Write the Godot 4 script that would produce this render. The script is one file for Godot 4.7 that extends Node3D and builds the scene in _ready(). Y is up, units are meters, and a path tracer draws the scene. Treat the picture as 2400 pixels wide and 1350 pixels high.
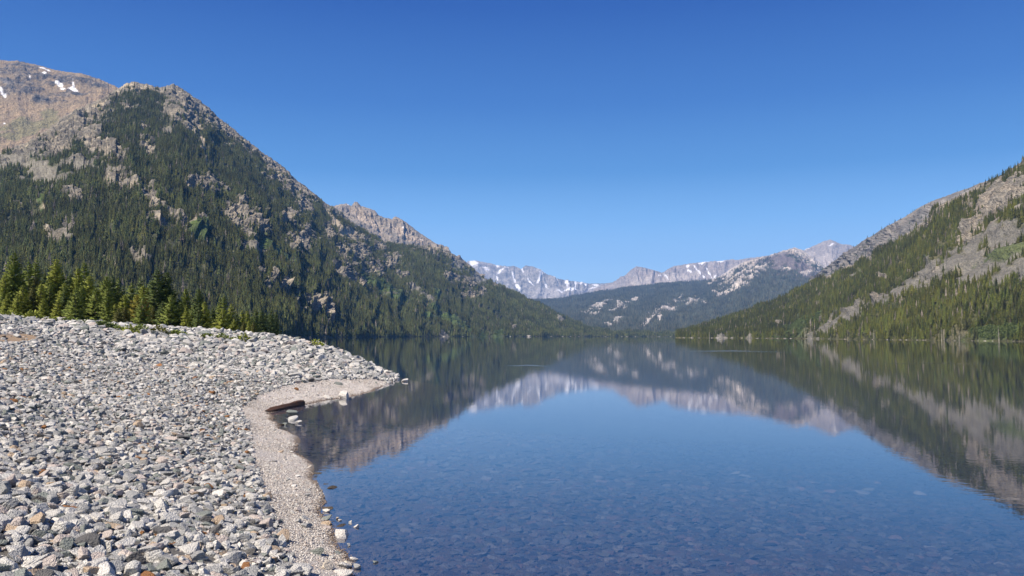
extends Node3D
# A mountain lake seen from its stony bank. y is up, units are metres, the lake's surface is y = 0.

const F := 1900.0
const EYE := Vector3(0, 3.5, 0)
var cam_basis := Basis.from_euler(Vector3(0.05842, 0, 0.0033))
var rng := RandomNumberGenerator.new()
var fbm := FastNoiseLite.new()
var ridged := FastNoiseLite.new()
var cell := FastNoiseLite.new()
var M := {}
var SEA := [0.0]


# ------------------------------------------------------------------ sight lines: from a bearing in the photograph to a place
func ray(px: float, py: float) -> Vector3:
	var d := cam_basis * Vector3((px - 1200.0) / F, (675.0 - py) / F, -1.0)
	return d / -d.z

func at(px: float, py: float, depth: float) -> Vector3:
	return EYE + ray(px, py) * depth

func on_level(px: float, py: float, y: float) -> Vector3:
	var r := ray(px, py)
	return EYE + r * ((y - EYE.y) / r.y)

func to_px(p: Vector3) -> Vector2:
	var l := (p - EYE) * cam_basis
	return Vector2(1200.0 + F * l.x / -l.z, 675.0 - F * l.y / -l.z)

func along(pts: Array, x: float, k: int) -> float:
	if x <= pts[0][0]:
		return pts[0][k]
	for i in range(1, pts.size()):
		if x <= pts[i][0]:
			return lerpf(pts[i - 1][k], pts[i][k], (x - pts[i - 1][0]) / (pts[i][0] - pts[i - 1][0]))
	return pts[-1][k]

func grey(c: Color) -> Color:
	return c.linear_to_srgb()


# ------------------------------------------------------------------ nodes
func tag(o: Node3D, label: String, category: String, group := "", kind := "") -> Node3D:
	o.set_meta("label", label)
	if category:
		o.set_meta("category", category)
	if group:
		o.set_meta("group", group)
	if kind:
		o.set_meta("kind", kind)
	return o

func shape(called: String, mesh: Mesh, m: Material, parent: Node = self) -> MeshInstance3D:
	var o := MeshInstance3D.new()
	o.name = called
	o.mesh = mesh
	o.material_override = m
	parent.add_child(o, true)
	return o

func root(called: String, where := Vector3.ZERO) -> Node3D:
	var o := Node3D.new()
	o.name = called
	o.position = where
	add_child(o, true)
	return o

func crowd(called: String, parent: Node, mesh: Mesh, m: Material, places: Array, colors: PackedColorArray) -> void:
	if places.is_empty():
		return
	var mm := MultiMesh.new()
	mm.transform_format = MultiMesh.TRANSFORM_3D
	mm.use_colors = true
	mm.mesh = mesh
	mm.instance_count = places.size()
	for i in places.size():
		mm.set_instance_transform(i, places[i])
		mm.set_instance_color(i, colors[i])
	var o := MultiMeshInstance3D.new()
	o.name = called
	o.multimesh = mm
	o.material_override = m
	o.set_meta("kind", "stuff")
	parent.add_child(o, true)

func array_mesh(v: PackedVector3Array, index := PackedInt32Array(), colors := PackedColorArray(), normals := PackedVector3Array()) -> ArrayMesh:
	var a := []
	a.resize(Mesh.ARRAY_MAX)
	a[Mesh.ARRAY_VERTEX] = v
	if index.size():
		a[Mesh.ARRAY_INDEX] = index
	if colors.size():
		a[Mesh.ARRAY_COLOR] = colors
	if normals.size():
		a[Mesh.ARRAY_NORMAL] = normals
	var m := ArrayMesh.new()
	m.add_surface_from_arrays(Mesh.PRIMITIVE_TRIANGLES, a)
	return m

const ORD := ["first", "second", "third", "fourth", "fifth", "sixth", "seventh", "eighth", "ninth", "tenth", "eleventh", "twelfth", "thirteenth", "fourteenth", "fifteenth", "sixteenth", "seventeenth", "eighteenth", "nineteenth", "twentieth"]

# labels of look-alikes get their order from the left
func settle_labels(items: Array) -> void:
	var by := {}
	for it in items:
		var l: String = it[0].get_meta("label")
		if not by.has(l):
			by[l] = []
		by[l].append(it)
	for l in by:
		var same: Array = by[l]
		if same.size() < 2:
			continue
		same.sort_custom(func(a, b): return a[1] < b[1])
		for i in same.size():
			var word: String = "leftmost of these" if i == 0 else "rightmost of these" if i == same.size() - 1 else (ORD[i] + " from left" if i < 20 else ["twenty", "thirty", "forty"][i / 10 - 2 if (i + 1) % 10 else (i + 1) / 10 - 2] + ("-" + ORD[i % 10] if (i + 1) % 10 else "") + " from left")
			same[i][0].set_meta("label", l + ", " + word)


# ------------------------------------------------------------------ materials
func noise_image(size: int, freq: float, octaves: int, lo: float, hi: float, seed_: int, kind := FastNoiseLite.TYPE_SIMPLEX_SMOOTH, fractal := FastNoiseLite.FRACTAL_FBM) -> Image:
	var n := FastNoiseLite.new()
	n.noise_type = kind
	n.frequency = freq
	n.seed = seed_
	n.fractal_type = fractal
	n.fractal_octaves = octaves
	if kind == FastNoiseLite.TYPE_CELLULAR:
		n.cellular_return_type = FastNoiseLite.RETURN_CELL_VALUE
	var im := n.get_seamless_image(size, size)
	var d := im.get_data()
	for i in d.size():
		d[i] = int(clampf(lerpf(lo, hi, d[i] / 255.0), 0.0, 1.0) * 255.0)
	return Image.create_from_data(size, size, false, Image.FORMAT_L8, d)

func tex(im: Image) -> ImageTexture:
	return ImageTexture.create_from_image(im)

func surface(albedo: Color, rough := 0.9, scale := 0.0, t: Texture2D = null, bump: Texture2D = null, depth := 0.0, vertex := false) -> StandardMaterial3D:
	var m := StandardMaterial3D.new()
	m.albedo_color = grey(albedo)
	m.roughness = rough
	m.metallic_specular = 0.3
	m.vertex_color_use_as_albedo = vertex
	if scale > 0.0:
		m.uv1_triplanar = true
		m.uv1_world_triplanar = true
		m.uv1_scale = Vector3.ONE * scale
		m.albedo_texture = t
		if bump:
			m.heightmap_enabled = true
			m.heightmap_texture = bump
			m.heightmap_scale = depth
	return m

func make_materials() -> void:
	var speck := tex(noise_image(512, 0.045, 4, 0.42, 1.18, 5))
	var coarse := tex(noise_image(512, 0.02, 6, 0.0, 1.0, 9))
	var crag := tex(noise_image(512, 0.018, 6, 0.0, 1.0, 12, FastNoiseLite.TYPE_SIMPLEX_SMOOTH, FastNoiseLite.FRACTAL_RIDGED))
	var mottle := tex(noise_image(512, 0.03, 6, 0.55, 1.25, 17))
	var grain := tex(noise_image(512, 0.16, 2, 0.42, 1.3, 23))
	M.rock = surface(Color.WHITE, 0.92, 3.2, speck, coarse, 3.0, true)
	M.tones = []
	for c in TONES:
		M.tones.append(surface(c[1], 0.92, 3.2, speck, coarse, 3.0))
	M.boulder = surface(Color(0.33, 0.31, 0.28), 0.9, 0.3, mottle, coarse, 12.0)
	M.pale_boulder = surface(Color(0.44, 0.41, 0.37), 0.9, 0.3, mottle, coarse, 12.0)
	M.bank = surface(Color.WHITE, 0.95, 2.6, grain, grain, 2.0, true)
	M.hill = surface(Color.WHITE, 0.95, 0.022, mottle, crag, 150.0, true)
	M.far = surface(Color.WHITE, 0.95, 0.006, mottle, crag, 600.0, true)
	M.tree = surface(Color.WHITE, 0.85, 0.0, null, null, 0.0, true)
	M.needles = []
	for c in NEEDLES:
		var m := surface(c[1], 0.75, 0.0, null, null, 0.0, true)
		m.backlight_enabled = true
		m.backlight = Color(0.5, 0.5, 0.5)
		M.needles.append(m)
	M.bark = surface(Color(0.26, 0.22, 0.18), 0.95, 2.0, mottle, crag, 2.0)
	M.dead = surface(Color(0.42, 0.39, 0.35), 0.9, 2.0, mottle)
	M.log = surface(Color(0.12, 0.062, 0.038), 0.7, 3.0, mottle, crag, 4.0)
	M.log_end = surface(Color(0.06, 0.035, 0.022), 0.8, 4.0, mottle)
	# lake water: a clear sheet that mirrors at a low angle, with the faint blue of scattering water
	var w := StandardMaterial3D.new()
	w.transparency = BaseMaterial3D.TRANSPARENCY_ALPHA
	w.albedo_color = grey(Color(0.006, 0.04, 0.15, 1.0))
	w.albedo_color.a = 0.2
	w.roughness = 0.0
	w.metallic_specular = 0.5
	w.normal_enabled = true
	w.normal_texture = tex(ripples())
	w.normal_scale = 0.0032
	w.uv1_triplanar = true
	w.uv1_world_triplanar = true
	w.uv1_scale = Vector3(0.045, 0.07, 0.07)
	M.water = w
	var w2: StandardMaterial3D = w.duplicate()
	w2.normal_scale = 0.06
	M.breeze = w2

func ripples() -> Image:
	var n := FastNoiseLite.new()
	n.noise_type = FastNoiseLite.TYPE_SIMPLEX_SMOOTH
	n.frequency = 0.035
	n.fractal_octaves = 4
	n.fractal_gain = 0.55
	n.seed = 77
	var im := n.get_seamless_image(1024, 1024)
	im.bump_map_to_normal_map(14.0)
	return im

# name, linear base colour, share
const TONES := [
	["pale grey", Color(0.69, 0.685, 0.655), 0.36], ["mid-grey", Color(0.42, 0.43, 0.43), 0.32], ["green-grey", Color(0.28, 0.31, 0.29), 0.09],
	["pinkish grey", Color(0.6, 0.535, 0.495), 0.08], ["tan", Color(0.58, 0.46, 0.34), 0.032], ["rust-orange", Color(0.36, 0.18, 0.08), 0.012],
	["off-white", Color(0.78, 0.76, 0.71), 0.08], ["charcoal", Color(0.17, 0.17, 0.17), 0.03], ["buff", Color(0.72, 0.65, 0.54), 0.04],
]
const NEEDLES := [
	["yellow-green", Color(0.225, 0.255, 0.05)], ["mid-green", Color(0.165, 0.205, 0.048)], ["dark green", Color(0.095, 0.13, 0.042)],
	["olive", Color(0.125, 0.13, 0.042)], ["rusty orange", Color(0.22, 0.15, 0.04)], ["golden", Color(0.22, 0.195, 0.035)],
]


# ------------------------------------------------------------------ mountains: a surface swept from the foot up to the ridge, with gullies, crags and patches
func make_slope(called: String, label: String, ridge: Array, foot: Array, nu: int, nv: int, o: Dictionary) -> Dictionary:
	var x0: float = ridge[0][0]
	var x1: float = ridge[-1][0]
	var n := nu * nv
	var base := PackedVector3Array()
	var px_ := PackedFloat32Array()
	var py_ := PackedFloat32Array()
	base.resize(n)
	px_.resize(n)
	py_.resize(n)
	var curve: float = o.get("curve", 1.15)
	var jag: float = o.get("jag", 1.5)
	for i in nu:
		var px := lerpf(x0, x1, float(i) / (nu - 1))
		var r := at(px, along(ridge, px, 1) + jag * ridged.get_noise_2d(px * 6.0, 31.0), along(ridge, px, 2))
		var d := along(foot, px, 1)
		var f := EYE + ray(px, 787.0) * d
		f.y = -3.0 if foot[0][2] == 0 else at(px, along(foot, px, 2), d).y
		for j in nv:
			var v := float(j) / (nv - 1)
			var p := f.lerp(r, v)
			p.y = lerpf(f.y, r.y, pow(v, curve))
			var k := i * nv + j
			base[k] = p
			var q := to_px(p)
			px_[k] = q.x
			py_[k] = q.y
	# patches
	var masks := {}
	for kind in ["rock", "scree", "grass", "snow", "wood", "tan", "brown"]:
		var a := PackedFloat32Array()
		a.resize(n)
		masks[kind] = a
	var f1: float = 1.0 / o.get("grain", 60.0)
	var grainy := PackedFloat32Array()
	grainy.resize(n)
	for k in n:
		var p := base[k] * f1
		grainy[k] = fbm.get_noise_3d(p.x * 100.0, p.y * 150.0, p.z * 100.0)
	var rough: float = o.get("ragged", 1.1)
	for ft in o.get("patches", []):
		var a: PackedFloat32Array = masks[ft[0]]
		var lower: float = o.get("hidden", 0.0) * (0.4 if ft[0] == "rock" else 1.0)
		var c := cos(deg_to_rad(ft[5] if ft.size() > 5 else 0.0))
		var s := sin(deg_to_rad(ft[5] if ft.size() > 5 else 0.0))
		var reach: float = maxf(ft[3], ft[4] + lower) * 1.6
		var i0 := maxi(0, int((ft[1] - reach - x0) / (x1 - x0) * (nu - 1)))
		var i1 := mini(nu - 1, int((ft[1] + reach - x0) / (x1 - x0) * (nu - 1)) + 1)
		for i in range(i0, i1 + 1):
			for j in nv:
				var k := i * nv + j
				var dy := py_[k] - float(ft[2]) - lower
				if absf(dy) > reach:
					continue
				var dx := px_[k] - float(ft[1])
				var e := sqrt(pow((dx * c + dy * s) / ft[3], 2.0) + pow((dy * c - dx * s) / (ft[4] + lower), 2.0))
				var m := smoothstep(1.2, 0.7, e + grainy[k] * rough)
				if m > a[k]:
					a[k] = m
		masks[ft[0]] = a
	# a bare band below the crest
	if o.has("crest"):
		var a: PackedFloat32Array = masks.rock
		var b: PackedFloat32Array = masks.scree
		for i in nu:
			var px := px_[i * nv + nv - 1]
			var wide := along(o.crest, px, 1)
			if wide < 1.0:
				continue
			for j in nv:
				var k := i * nv + j
				var t := (py_[k] - py_[i * nv + nv - 1]) / wide + grainy[k] * 1.5
				var m := smoothstep(1.15, 0.75, t)
				if fbm.get_noise_3d(base[k].x * 2.2, base[k].y * 2.2 + 777.0, base[k].z * 2.2) > -0.06:
					b[k] = maxf(b[k], m)
				else:
					a[k] = maxf(a[k], m)
		masks.rock = a
		masks.scree = b
	# relief
	var pos := PackedVector3Array()
	pos.resize(n)
	var gully: float = o.get("gully", 10.0)
	var gs: float = o.get("gully_width", 90.0)
	var relief: float = o.get("relief", 8.0)
	var rs: float = 100.0 / o.get("relief_size", 120.0)
	var cliff: float = o.get("cliff", 14.0)
	var cs: float = 100.0 / o.get("cliff_size", 45.0)
	var crop: float = o.get("outcrop", 0.0)
	var rock: PackedFloat32Array = masks.rock
	var top_keep: float = o.get("top_keep", 0.8)
	for i in nu:
		var across := (base[mini(i + 1, nu - 1) * nv + nv / 2] - base[maxi(i - 1, 0) * nv + nv / 2])
		for j in nv:
			var k := i * nv + j
			var p := base[k]
			var up := base[i * nv + mini(j + 1, nv - 1)] - base[i * nv + maxi(j - 1, 0)]
			var nrm := across.cross(up).normalized()
			if nrm.dot(EYE - p) < 0.0:
				nrm = -nrm
			var v := float(j) / (nv - 1)
			var fade := smoothstep(0.0, 0.07, v) * (1.0 - top_keep * smoothstep(0.9, 1.0, v))
			if crop > 0.0:
				var q := fbm.get_noise_3d(p.x * 1.1 + 900.0, (p.y + p.x * 0.5) * 3.2, p.z * 1.1)
				rock[k] = maxf(rock[k], crop * smoothstep(0.3, 0.5, q + 0.25 * grainy[k]))
			var g := ridged.get_noise_2d(px_[k] * along(ridge, px_[k], 2) / 1900.0 / gs * 100.0, v * 900.0 / gs * 22.0)
			var d := gully * g + relief * fbm.get_noise_3d(p.x * rs, p.y * rs, p.z * rs)
			var bare := maxf(rock[k], o.get("bare", 0.0))
			if bare > 0.02:
				d += bare * cliff * (ridged.get_noise_3d(p.x * cs, p.y * cs * 0.3, p.z * cs) + 0.35 * cell.get_noise_3d(p.x * cs * 1.6, p.y * cs * 0.7, p.z * cs * 1.6) + 0.35 * ridged.get_noise_3d(p.x * cs * 2.9, p.y * cs * 0.7, p.z * cs * 2.9))
			pos[k] = p + nrm * d * fade
	masks.rock = rock
	# colours and how thickly trees grow
	var col := PackedColorArray()
	col.resize(n)
	var dens := PackedFloat32Array()
	dens.resize(n)
	var pal: Dictionary = o.pal
	var wood: float = o.get("wood", 1.0)
	var line: float = o.get("tree_line", 9999.0)
	for k in n:
		var p := pos[k]
		var g := grainy[k]
		var h := fbm.get_noise_3d(p.x * 3.1, p.y * 3.1, p.z * 3.1)
		var r: Color = pal.rock.lerp(pal.rock2, smoothstep(-0.25, 0.25, g + 0.5 * h))
		var c: Color = pal.floor.lerp(pal.floor2, smoothstep(-0.3, 0.3, g))
		var w := wood * (1.0 - smoothstep(line - 40.0, line + 40.0, p.y + g * 80.0))
		w = maxf(w, masks.wood[k])
		if w < 0.5:
			c = c.lerp(r, o.get("bare", 0.0))
		c = c.lerp(pal.scree, masks.scree[k])
		c = c.lerp(pal.get("tan", pal.rock2), masks.tan[k])
		c = c.lerp(pal.get("brown", pal.rock), masks.brown[k])
		c = c.lerp(r * (1.0 + 0.45 * ridged.get_noise_3d(p.x * cs * 1.7, p.y * cs * 0.35, p.z * cs * 1.7)), rock[k])
		c = c.lerp(pal.grass, masks.grass[k])
		c = c * (1.0 + 0.35 * h + 0.12 * rng.randfn())
		c = c.lerp(pal.snow, masks.snow[k])
		c.a = 1.0
		col[k] = c
		w *= (1.0 - 0.93 * smoothstep(0.25, 0.7, rock[k])) * (1.0 - 0.97 * smoothstep(0.2, 0.6, masks.scree[k])) * (1.0 - 0.9 * masks.tan[k]) * (1.0 - 0.95 * masks.brown[k]) * (1.0 - masks.snow[k]) * (1.0 - 0.97 * smoothstep(0.2, 0.6, masks.grass[k]))
		dens[k] = clampf(w * (0.92 + 0.7 * fbm.get_noise_3d(p.x * 0.9 - 400.0, p.y, p.z * 0.9)), 0.0, 1.0)
	# the far side of the ridge falls away
	var rows := nv + 5
	var v_ := PackedVector3Array()
	var c_ := PackedColorArray()
	v_.resize(nu * rows)
	c_.resize(nu * rows)
	for i in nu:
		for j in rows:
			var k := i * rows + j
			if j < nv:
				v_[k] = pos[i * nv + j]
				c_[k] = col[i * nv + j]
			else:
				var b := pos[i * nv + nv - 1]
				var t := float(j - nv + 1)
				v_[k] = b + Vector3(b.x - EYE.x, 0, b.z).normalized() * t * t * 9.0 + Vector3.DOWN * t * t * 5.0
				c_[k] = col[i * nv + nv - 1]
	var index := PackedInt32Array()
	index.resize((nu - 1) * (rows - 1) * 6)
	var at_ := 0
	for i in nu - 1:
		for j in rows - 1:
			var k := i * rows + j
			index[at_] = k
			index[at_ + 1] = k + 1
			index[at_ + 2] = k + rows
			index[at_ + 3] = k + rows
			index[at_ + 4] = k + 1
			index[at_ + 5] = k + rows + 1
			at_ += 6
	tag(shape(called, array_mesh(v_, index, c_), o.material), label, "", "", "structure")
	return {"pos": pos, "dens": dens, "nu": nu, "nv": nv, "px": px_, "py": py_, "x0": x0, "x1": x1}

# places for trees on a slope: [position, height, pixel height]
func grow(s: Dictionary, per_m2: float, h0: float, h1: float) -> Array:
	var out := []
	var nu: int = s.nu
	var nv: int = s.nv
	var pos: PackedVector3Array = s.pos
	var dens: PackedFloat32Array = s.dens
	for i in nu - 1:
		for j in nv - 1:
			var k := i * nv + j
			var d := dens[k]
			if d < 0.02 or pos[k + 1].y < 0.6:
				continue
			var a := pos[k]
			var e := pos[k + nv] - a
			var f := pos[k + 1] - a
			var area := Vector2(e.x, e.z).cross(Vector2(f.x, f.z))
			var want := absf(area) * per_m2 * d * d + rng.randf()
			for t in int(want):
				var p := a + e * rng.randf() + f * rng.randf()
				if p.y < 0.4:
					continue
				var h := lerpf(h0, h1, pow(rng.randf(), 1.3)) * (0.75 + 0.35 * d)
				out.append([p, h, h * F / -p.z])
	return out

func shore_of(s: Dictionary, px: float) -> Vector3:
	var i := clampi(roundi((px - s.x0) / (s.x1 - s.x0) * (s.nu - 1)), 0, s.nu - 1)
	for j in s.nv:
		var p: Vector3 = s.pos[i * s.nv + j]
		if p.y > 0.0:
			return p
	return s.pos[i * s.nv]


# ------------------------------------------------------------------ trees
# a conifer for the slopes: uneven skirts of boughs
func slope_tree(seed_: int, tiers: int, points: int, width: float) -> ArrayMesh:
	var r := RandomNumberGenerator.new()
	r.seed = seed_
	var v := PackedVector3Array()
	var c := PackedColorArray()
	for t in tiers:
		var a := float(t) / tiers
		var top := 1.0 - (1.0 - pow(1.0 - a, 1.0)) * 0.93
		var y1 := 1.0 - a * 0.93
		var y0 := y1 - 0.93 / tiers * r.randf_range(1.5, 2.2)
		var rad := width * (0.10 + pow(a + 0.5 / tiers, 0.85)) * r.randf_range(0.8, 1.15)
		var lean := Vector3(r.randfn(), 0, r.randfn()) * 0.012
		var ring := []
		var turn := r.randf() * TAU
		for k in points * 2:
			var out := rad * (r.randf_range(0.8, 1.2) if k % 2 == 0 else r.randf_range(0.35, 0.6))
			var an := turn + (k + r.randf_range(-0.3, 0.3)) / (points * 2.0) * TAU
			ring.append(Vector3(cos(an) * out, y0 + (0.0 if k % 2 == 0 else 0.025) + r.randf_range(-0.02, 0.02), sin(an) * out) + lean)
		for k in points * 2:
			v.append_array([Vector3(0, top, 0) + lean, ring[k], ring[(k + 1) % (points * 2)]])
			var s := r.randf_range(0.75, 1.25)
			for q in 3:
				c.append(Color(s, s, s))
	var tr := 0.018
	for k in 4:
		var a := Vector3(cos(k * TAU / 4), 0, sin(k * TAU / 4)) * tr
		var b := Vector3(cos((k + 1) * TAU / 4), 0, sin((k + 1) * TAU / 4)) * tr
		v.append_array([a + Vector3.DOWN * 0.06, Vector3(0, 0.5, 0), b + Vector3.DOWN * 0.06])
		for q in 3:
			c.append(Color(0.9, 0.8, 0.75))
	return array_mesh(v, PackedInt32Array(), c)

func kite(v: PackedVector3Array, c: PackedColorArray, from: Vector3, dir: Vector3, side: Vector3, length: float, wide: float, tint: Color) -> void:
	var tip := from + dir * length
	var mid := from + dir * length * 0.45
	v.append_array([from, mid + side * wide, tip, from, tip, mid - side * wide])
	for k in 6:
		c.append(tint)

# a near conifer of height 1: crown of drooping boughs with twigs (trunk made apart)
func crown_mesh(seed_: int, whorls: int, width: float, bare: float, loose: float) -> ArrayMesh:
	var r := RandomNumberGenerator.new()
	r.seed = seed_
	var v := PackedVector3Array()
	var c := PackedColorArray()
	for w in whorls:
		var a := (w + r.randf_range(-0.3, 0.3)) / whorls
		var y := lerpf(bare, 0.985, clampf(a, 0.0, 1.0))
		var full := width * (0.05 + pow(1.0 - clampf(a, 0.0, 1.0), 0.82)) * (1.0 - 0.25 * smoothstep(0.25, 0.0, a))
		var count := 6 if a < 0.75 else 5
		var turn := r.randf() * TAU
		for b in count:
			if r.randf() < loose:
				continue
			var an := turn + (b + r.randf_range(-0.3, 0.3)) / count * TAU
			var flat := Vector3(cos(an), 0, sin(an))
			var length := full * r.randf_range(0.7, 1.15)
			var rise := lerpf(-0.28, 0.6, clampf(a, 0.0, 1.0)) + r.randf_range(-0.12, 0.12)
			var dir := (flat + Vector3.UP * rise).normalized()
			var side := Vector3(-flat.z, 0, flat.x)
			var start := Vector3(0, y, 0)
			var steps := 5
			for s in steps:
				var f := (s + 0.6) / steps
				var p := start + dir * length * f + Vector3.UP * length * 0.16 * f * f
				var twig := length * lerpf(0.5, 0.26, f) * r.randf_range(0.75, 1.25) + 0.012
				var tone := r.randf_range(0.6, 1.35)
				var tint := Color(tone * r.randf_range(0.92, 1.1), tone, tone * r.randf_range(0.8, 1.1))
				for q in [-1.0, 1.0]:
					var td: Vector3 = (dir * 0.75 + side * q * r.randf_range(0.55, 0.95) + Vector3.UP * r.randf_range(-0.25, 0.2)).normalized()
					kite(v, c, p, td, (Vector3.UP * r.randf_range(0.2, 0.7) + dir * -0.6 * q).normalized(), twig, twig * 0.27, tint)
				if s % 2 == 0:
					kite(v, c, p, (dir + Vector3.UP * r.randf_range(-0.5, 0.7)).normalized(), side, twig * 0.9, twig * 0.26, tint)
			var tip := start + dir * length + Vector3.UP * length * 0.16
			kite(v, c, tip - dir * length * 0.12, (dir + Vector3.UP * 0.3).normalized(), side, length * 0.22 + 0.01, length * 0.06 + 0.003, Color(1.2, 1.2, 1.1))
	kite(v, c, Vector3(0, 0.94, 0), Vector3.UP, Vector3.RIGHT, 0.075, 0.007, Color(1.1, 1.1, 1.0))
	kite(v, c, Vector3(0, 0.94, 0), Vector3.UP, Vector3.BACK, 0.075, 0.007, Color(1.1, 1.1, 1.0))
	return array_mesh(v, PackedInt32Array(), c)

func trunk_mesh(radius: float, top: float, bend: float, seed_: int) -> ArrayMesh:
	var r := RandomNumberGenerator.new()
	r.seed = seed_
	var st := SurfaceTool.new()
	st.begin(Mesh.PRIMITIVE_TRIANGLES)
	var sides := 8
	var rings := 7
	for i in rings:
		var f := float(i) / (rings - 1)
		var rad := radius * (1.0 - 0.92 * f) * (1.0 + (0.35 if i == 0 else 0.0))
		var c := Vector3(sin(f * 2.0) * bend, f * top - (0.05 if i == 0 else 0.0), (f - f * f) * bend)
		for k in sides:
			var an := k * TAU / sides
			st.add_vertex(c + Vector3(cos(an), 0, sin(an)) * rad * r.randf_range(0.9, 1.1))
	for i in rings - 1:
		for k in sides:
			var a := i * sides + k
			var b := i * sides + (k + 1) % sides
			for q in [a, b, a + sides, b, b + sides, a + sides]:
				st.add_index(q)
	st.generate_normals()
	return st.commit()

# a low bush of leafy twigs, about 1 across
func bush_mesh(seed_: int, twigs: int, tall: float) -> ArrayMesh:
	var r := RandomNumberGenerator.new()
	r.seed = seed_
	var v := PackedVector3Array()
	var c := PackedColorArray()
	for t in twigs:
		var an := r.randf() * TAU
		var reach := sqrt(r.randf())
		var d := Vector3(cos(an) * reach, 0, sin(an) * reach)
		var top := d * 0.5 + Vector3.UP * tall * sqrt(maxf(0.0, 1.0 - reach * reach)) * r.randf_range(0.45, 1.1)
		var out := (d + Vector3.UP * r.randf_range(0.2, 0.9) + Vector3(r.randfn(), 0, r.randfn()) * 0.3).normalized()
		var side := out.cross(Vector3(r.randfn(), r.randfn(), r.randfn())).normalized()
		var tone := r.randf_range(0.65, 1.35)
		kite(v, c, top - out * 0.08, out, side, r.randf_range(0.12, 0.26), r.randf_range(0.03, 0.06), Color(tone, tone, tone * 0.9))
	return array_mesh(v, PackedInt32Array(), c)

func dead_tree_mesh(seed_: int) -> Array:
	var r := RandomNumberGenerator.new()
	r.seed = seed_
	var v := PackedVector3Array()
	for b in 26:
		var y := r.randf_range(0.25, 0.95)
		var an := r.randf() * TAU
		var d := Vector3(cos(an), r.randf_range(-0.3, 0.35), sin(an)).normalized()
		var l := 0.2 * (1.1 - y) * r.randf_range(0.5, 1.3) + 0.02
		for q in 3:
			var s := Vector3(-d.z, 0, d.x).rotated(d, q * TAU / 3) * 0.006
			var s2 := Vector3(-d.z, 0, d.x).rotated(d, (q + 1) * TAU / 3) * 0.006
			v.append_array([Vector3(0, y, 0) + s, Vector3(0, y, 0) + d * l, Vector3(0, y, 0) + s2])
	return [trunk_mesh(0.02, 1.0, 0.03, seed_), array_mesh(v)]


# ------------------------------------------------------------------ stones
var ico := []

func make_sphere(levels: int) -> Array:
	var t := (1.0 + sqrt(5.0)) / 2.0
	var v: Array = [Vector3(-1, t, 0), Vector3(1, t, 0), Vector3(-1, -t, 0), Vector3(1, -t, 0), Vector3(0, -1, t), Vector3(0, 1, t), Vector3(0, -1, -t), Vector3(0, 1, -t), Vector3(t, 0, -1), Vector3(t, 0, 1), Vector3(-t, 0, -1), Vector3(-t, 0, 1)]
	for i in v.size():
		v[i] = v[i].normalized()
	var f: Array = [0, 11, 5, 0, 5, 1, 0, 1, 7, 0, 7, 10, 0, 10, 11, 1, 5, 9, 5, 11, 4, 11, 10, 2, 10, 7, 6, 7, 1, 8, 3, 9, 4, 3, 4, 2, 3, 2, 6, 3, 6, 8, 3, 8, 9, 4, 9, 5, 2, 4, 11, 6, 2, 10, 8, 6, 7, 9, 8, 1]
	for l in levels:
		var mids := {}
		var g := []
		for i in range(0, f.size(), 3):
			var m := []
			for e in 3:
				var a: int = f[i + e]
				var b: int = f[i + (e + 1) % 3]
				var key := mini(a, b) * 100000 + maxi(a, b)
				if not mids.has(key):
					mids[key] = v.size()
					v.append(((v[a] + v[b]) * 0.5).normalized())
				m.append(mids[key])
			g.append_array([f[i], m[0], m[2], f[i + 1], m[1], m[0], f[i + 2], m[2], m[1], m[0], m[1], m[2]])
		f = g
	return [v, f]

# a broken stone: a ball cut by planes, slightly worn
func stone_mesh(seed_: int, levels: int, cuts: int, flat: float, wear: float) -> ArrayMesh:
	var r := RandomNumberGenerator.new()
	r.seed = seed_
	var ball: Array = make_sphere(levels)
	var planes := []
	for i in cuts:
		planes.append([Vector3(r.randfn(), r.randfn(), r.randfn()).normalized(), r.randf_range(0.33, 0.72)])
	planes.append([Vector3(r.randfn() * 0.2, 1, r.randfn() * 0.2).normalized(), r.randf_range(0.5, 0.75)])
	planes.append([Vector3(r.randfn() * 0.2, -1, r.randfn() * 0.2).normalized(), r.randf_range(0.5, 0.75)])
	var long := r.randf_range(1.0, 1.35)
	var v := PackedVector3Array()
	var idx := PackedInt32Array()
	for d: Vector3 in ball[0]:
		var s := 1.0
		for p in planes:
			var q: float = d.dot(p[0])
			if q > 0.05:
				s = minf(s, p[1] / q)
		s = lerpf(s, 0.8, wear) * (1.0 + 0.05 * fbm.get_noise_3d(d.x * 120.0 + seed_ * 37, d.y * 120.0, d.z * 120.0))
		v.append(Vector3(d.x * long, d.y * flat, d.z) * s * 0.62)
	for i in range(0, ball[1].size(), 3):
		idx.append_array([ball[1][i], ball[1][i + 2], ball[1][i + 1]])
	return array_mesh(v, idx)


# ------------------------------------------------------------------ the bank: heights from known points
var knots: PackedVector3Array
var weights: PackedFloat64Array

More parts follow.
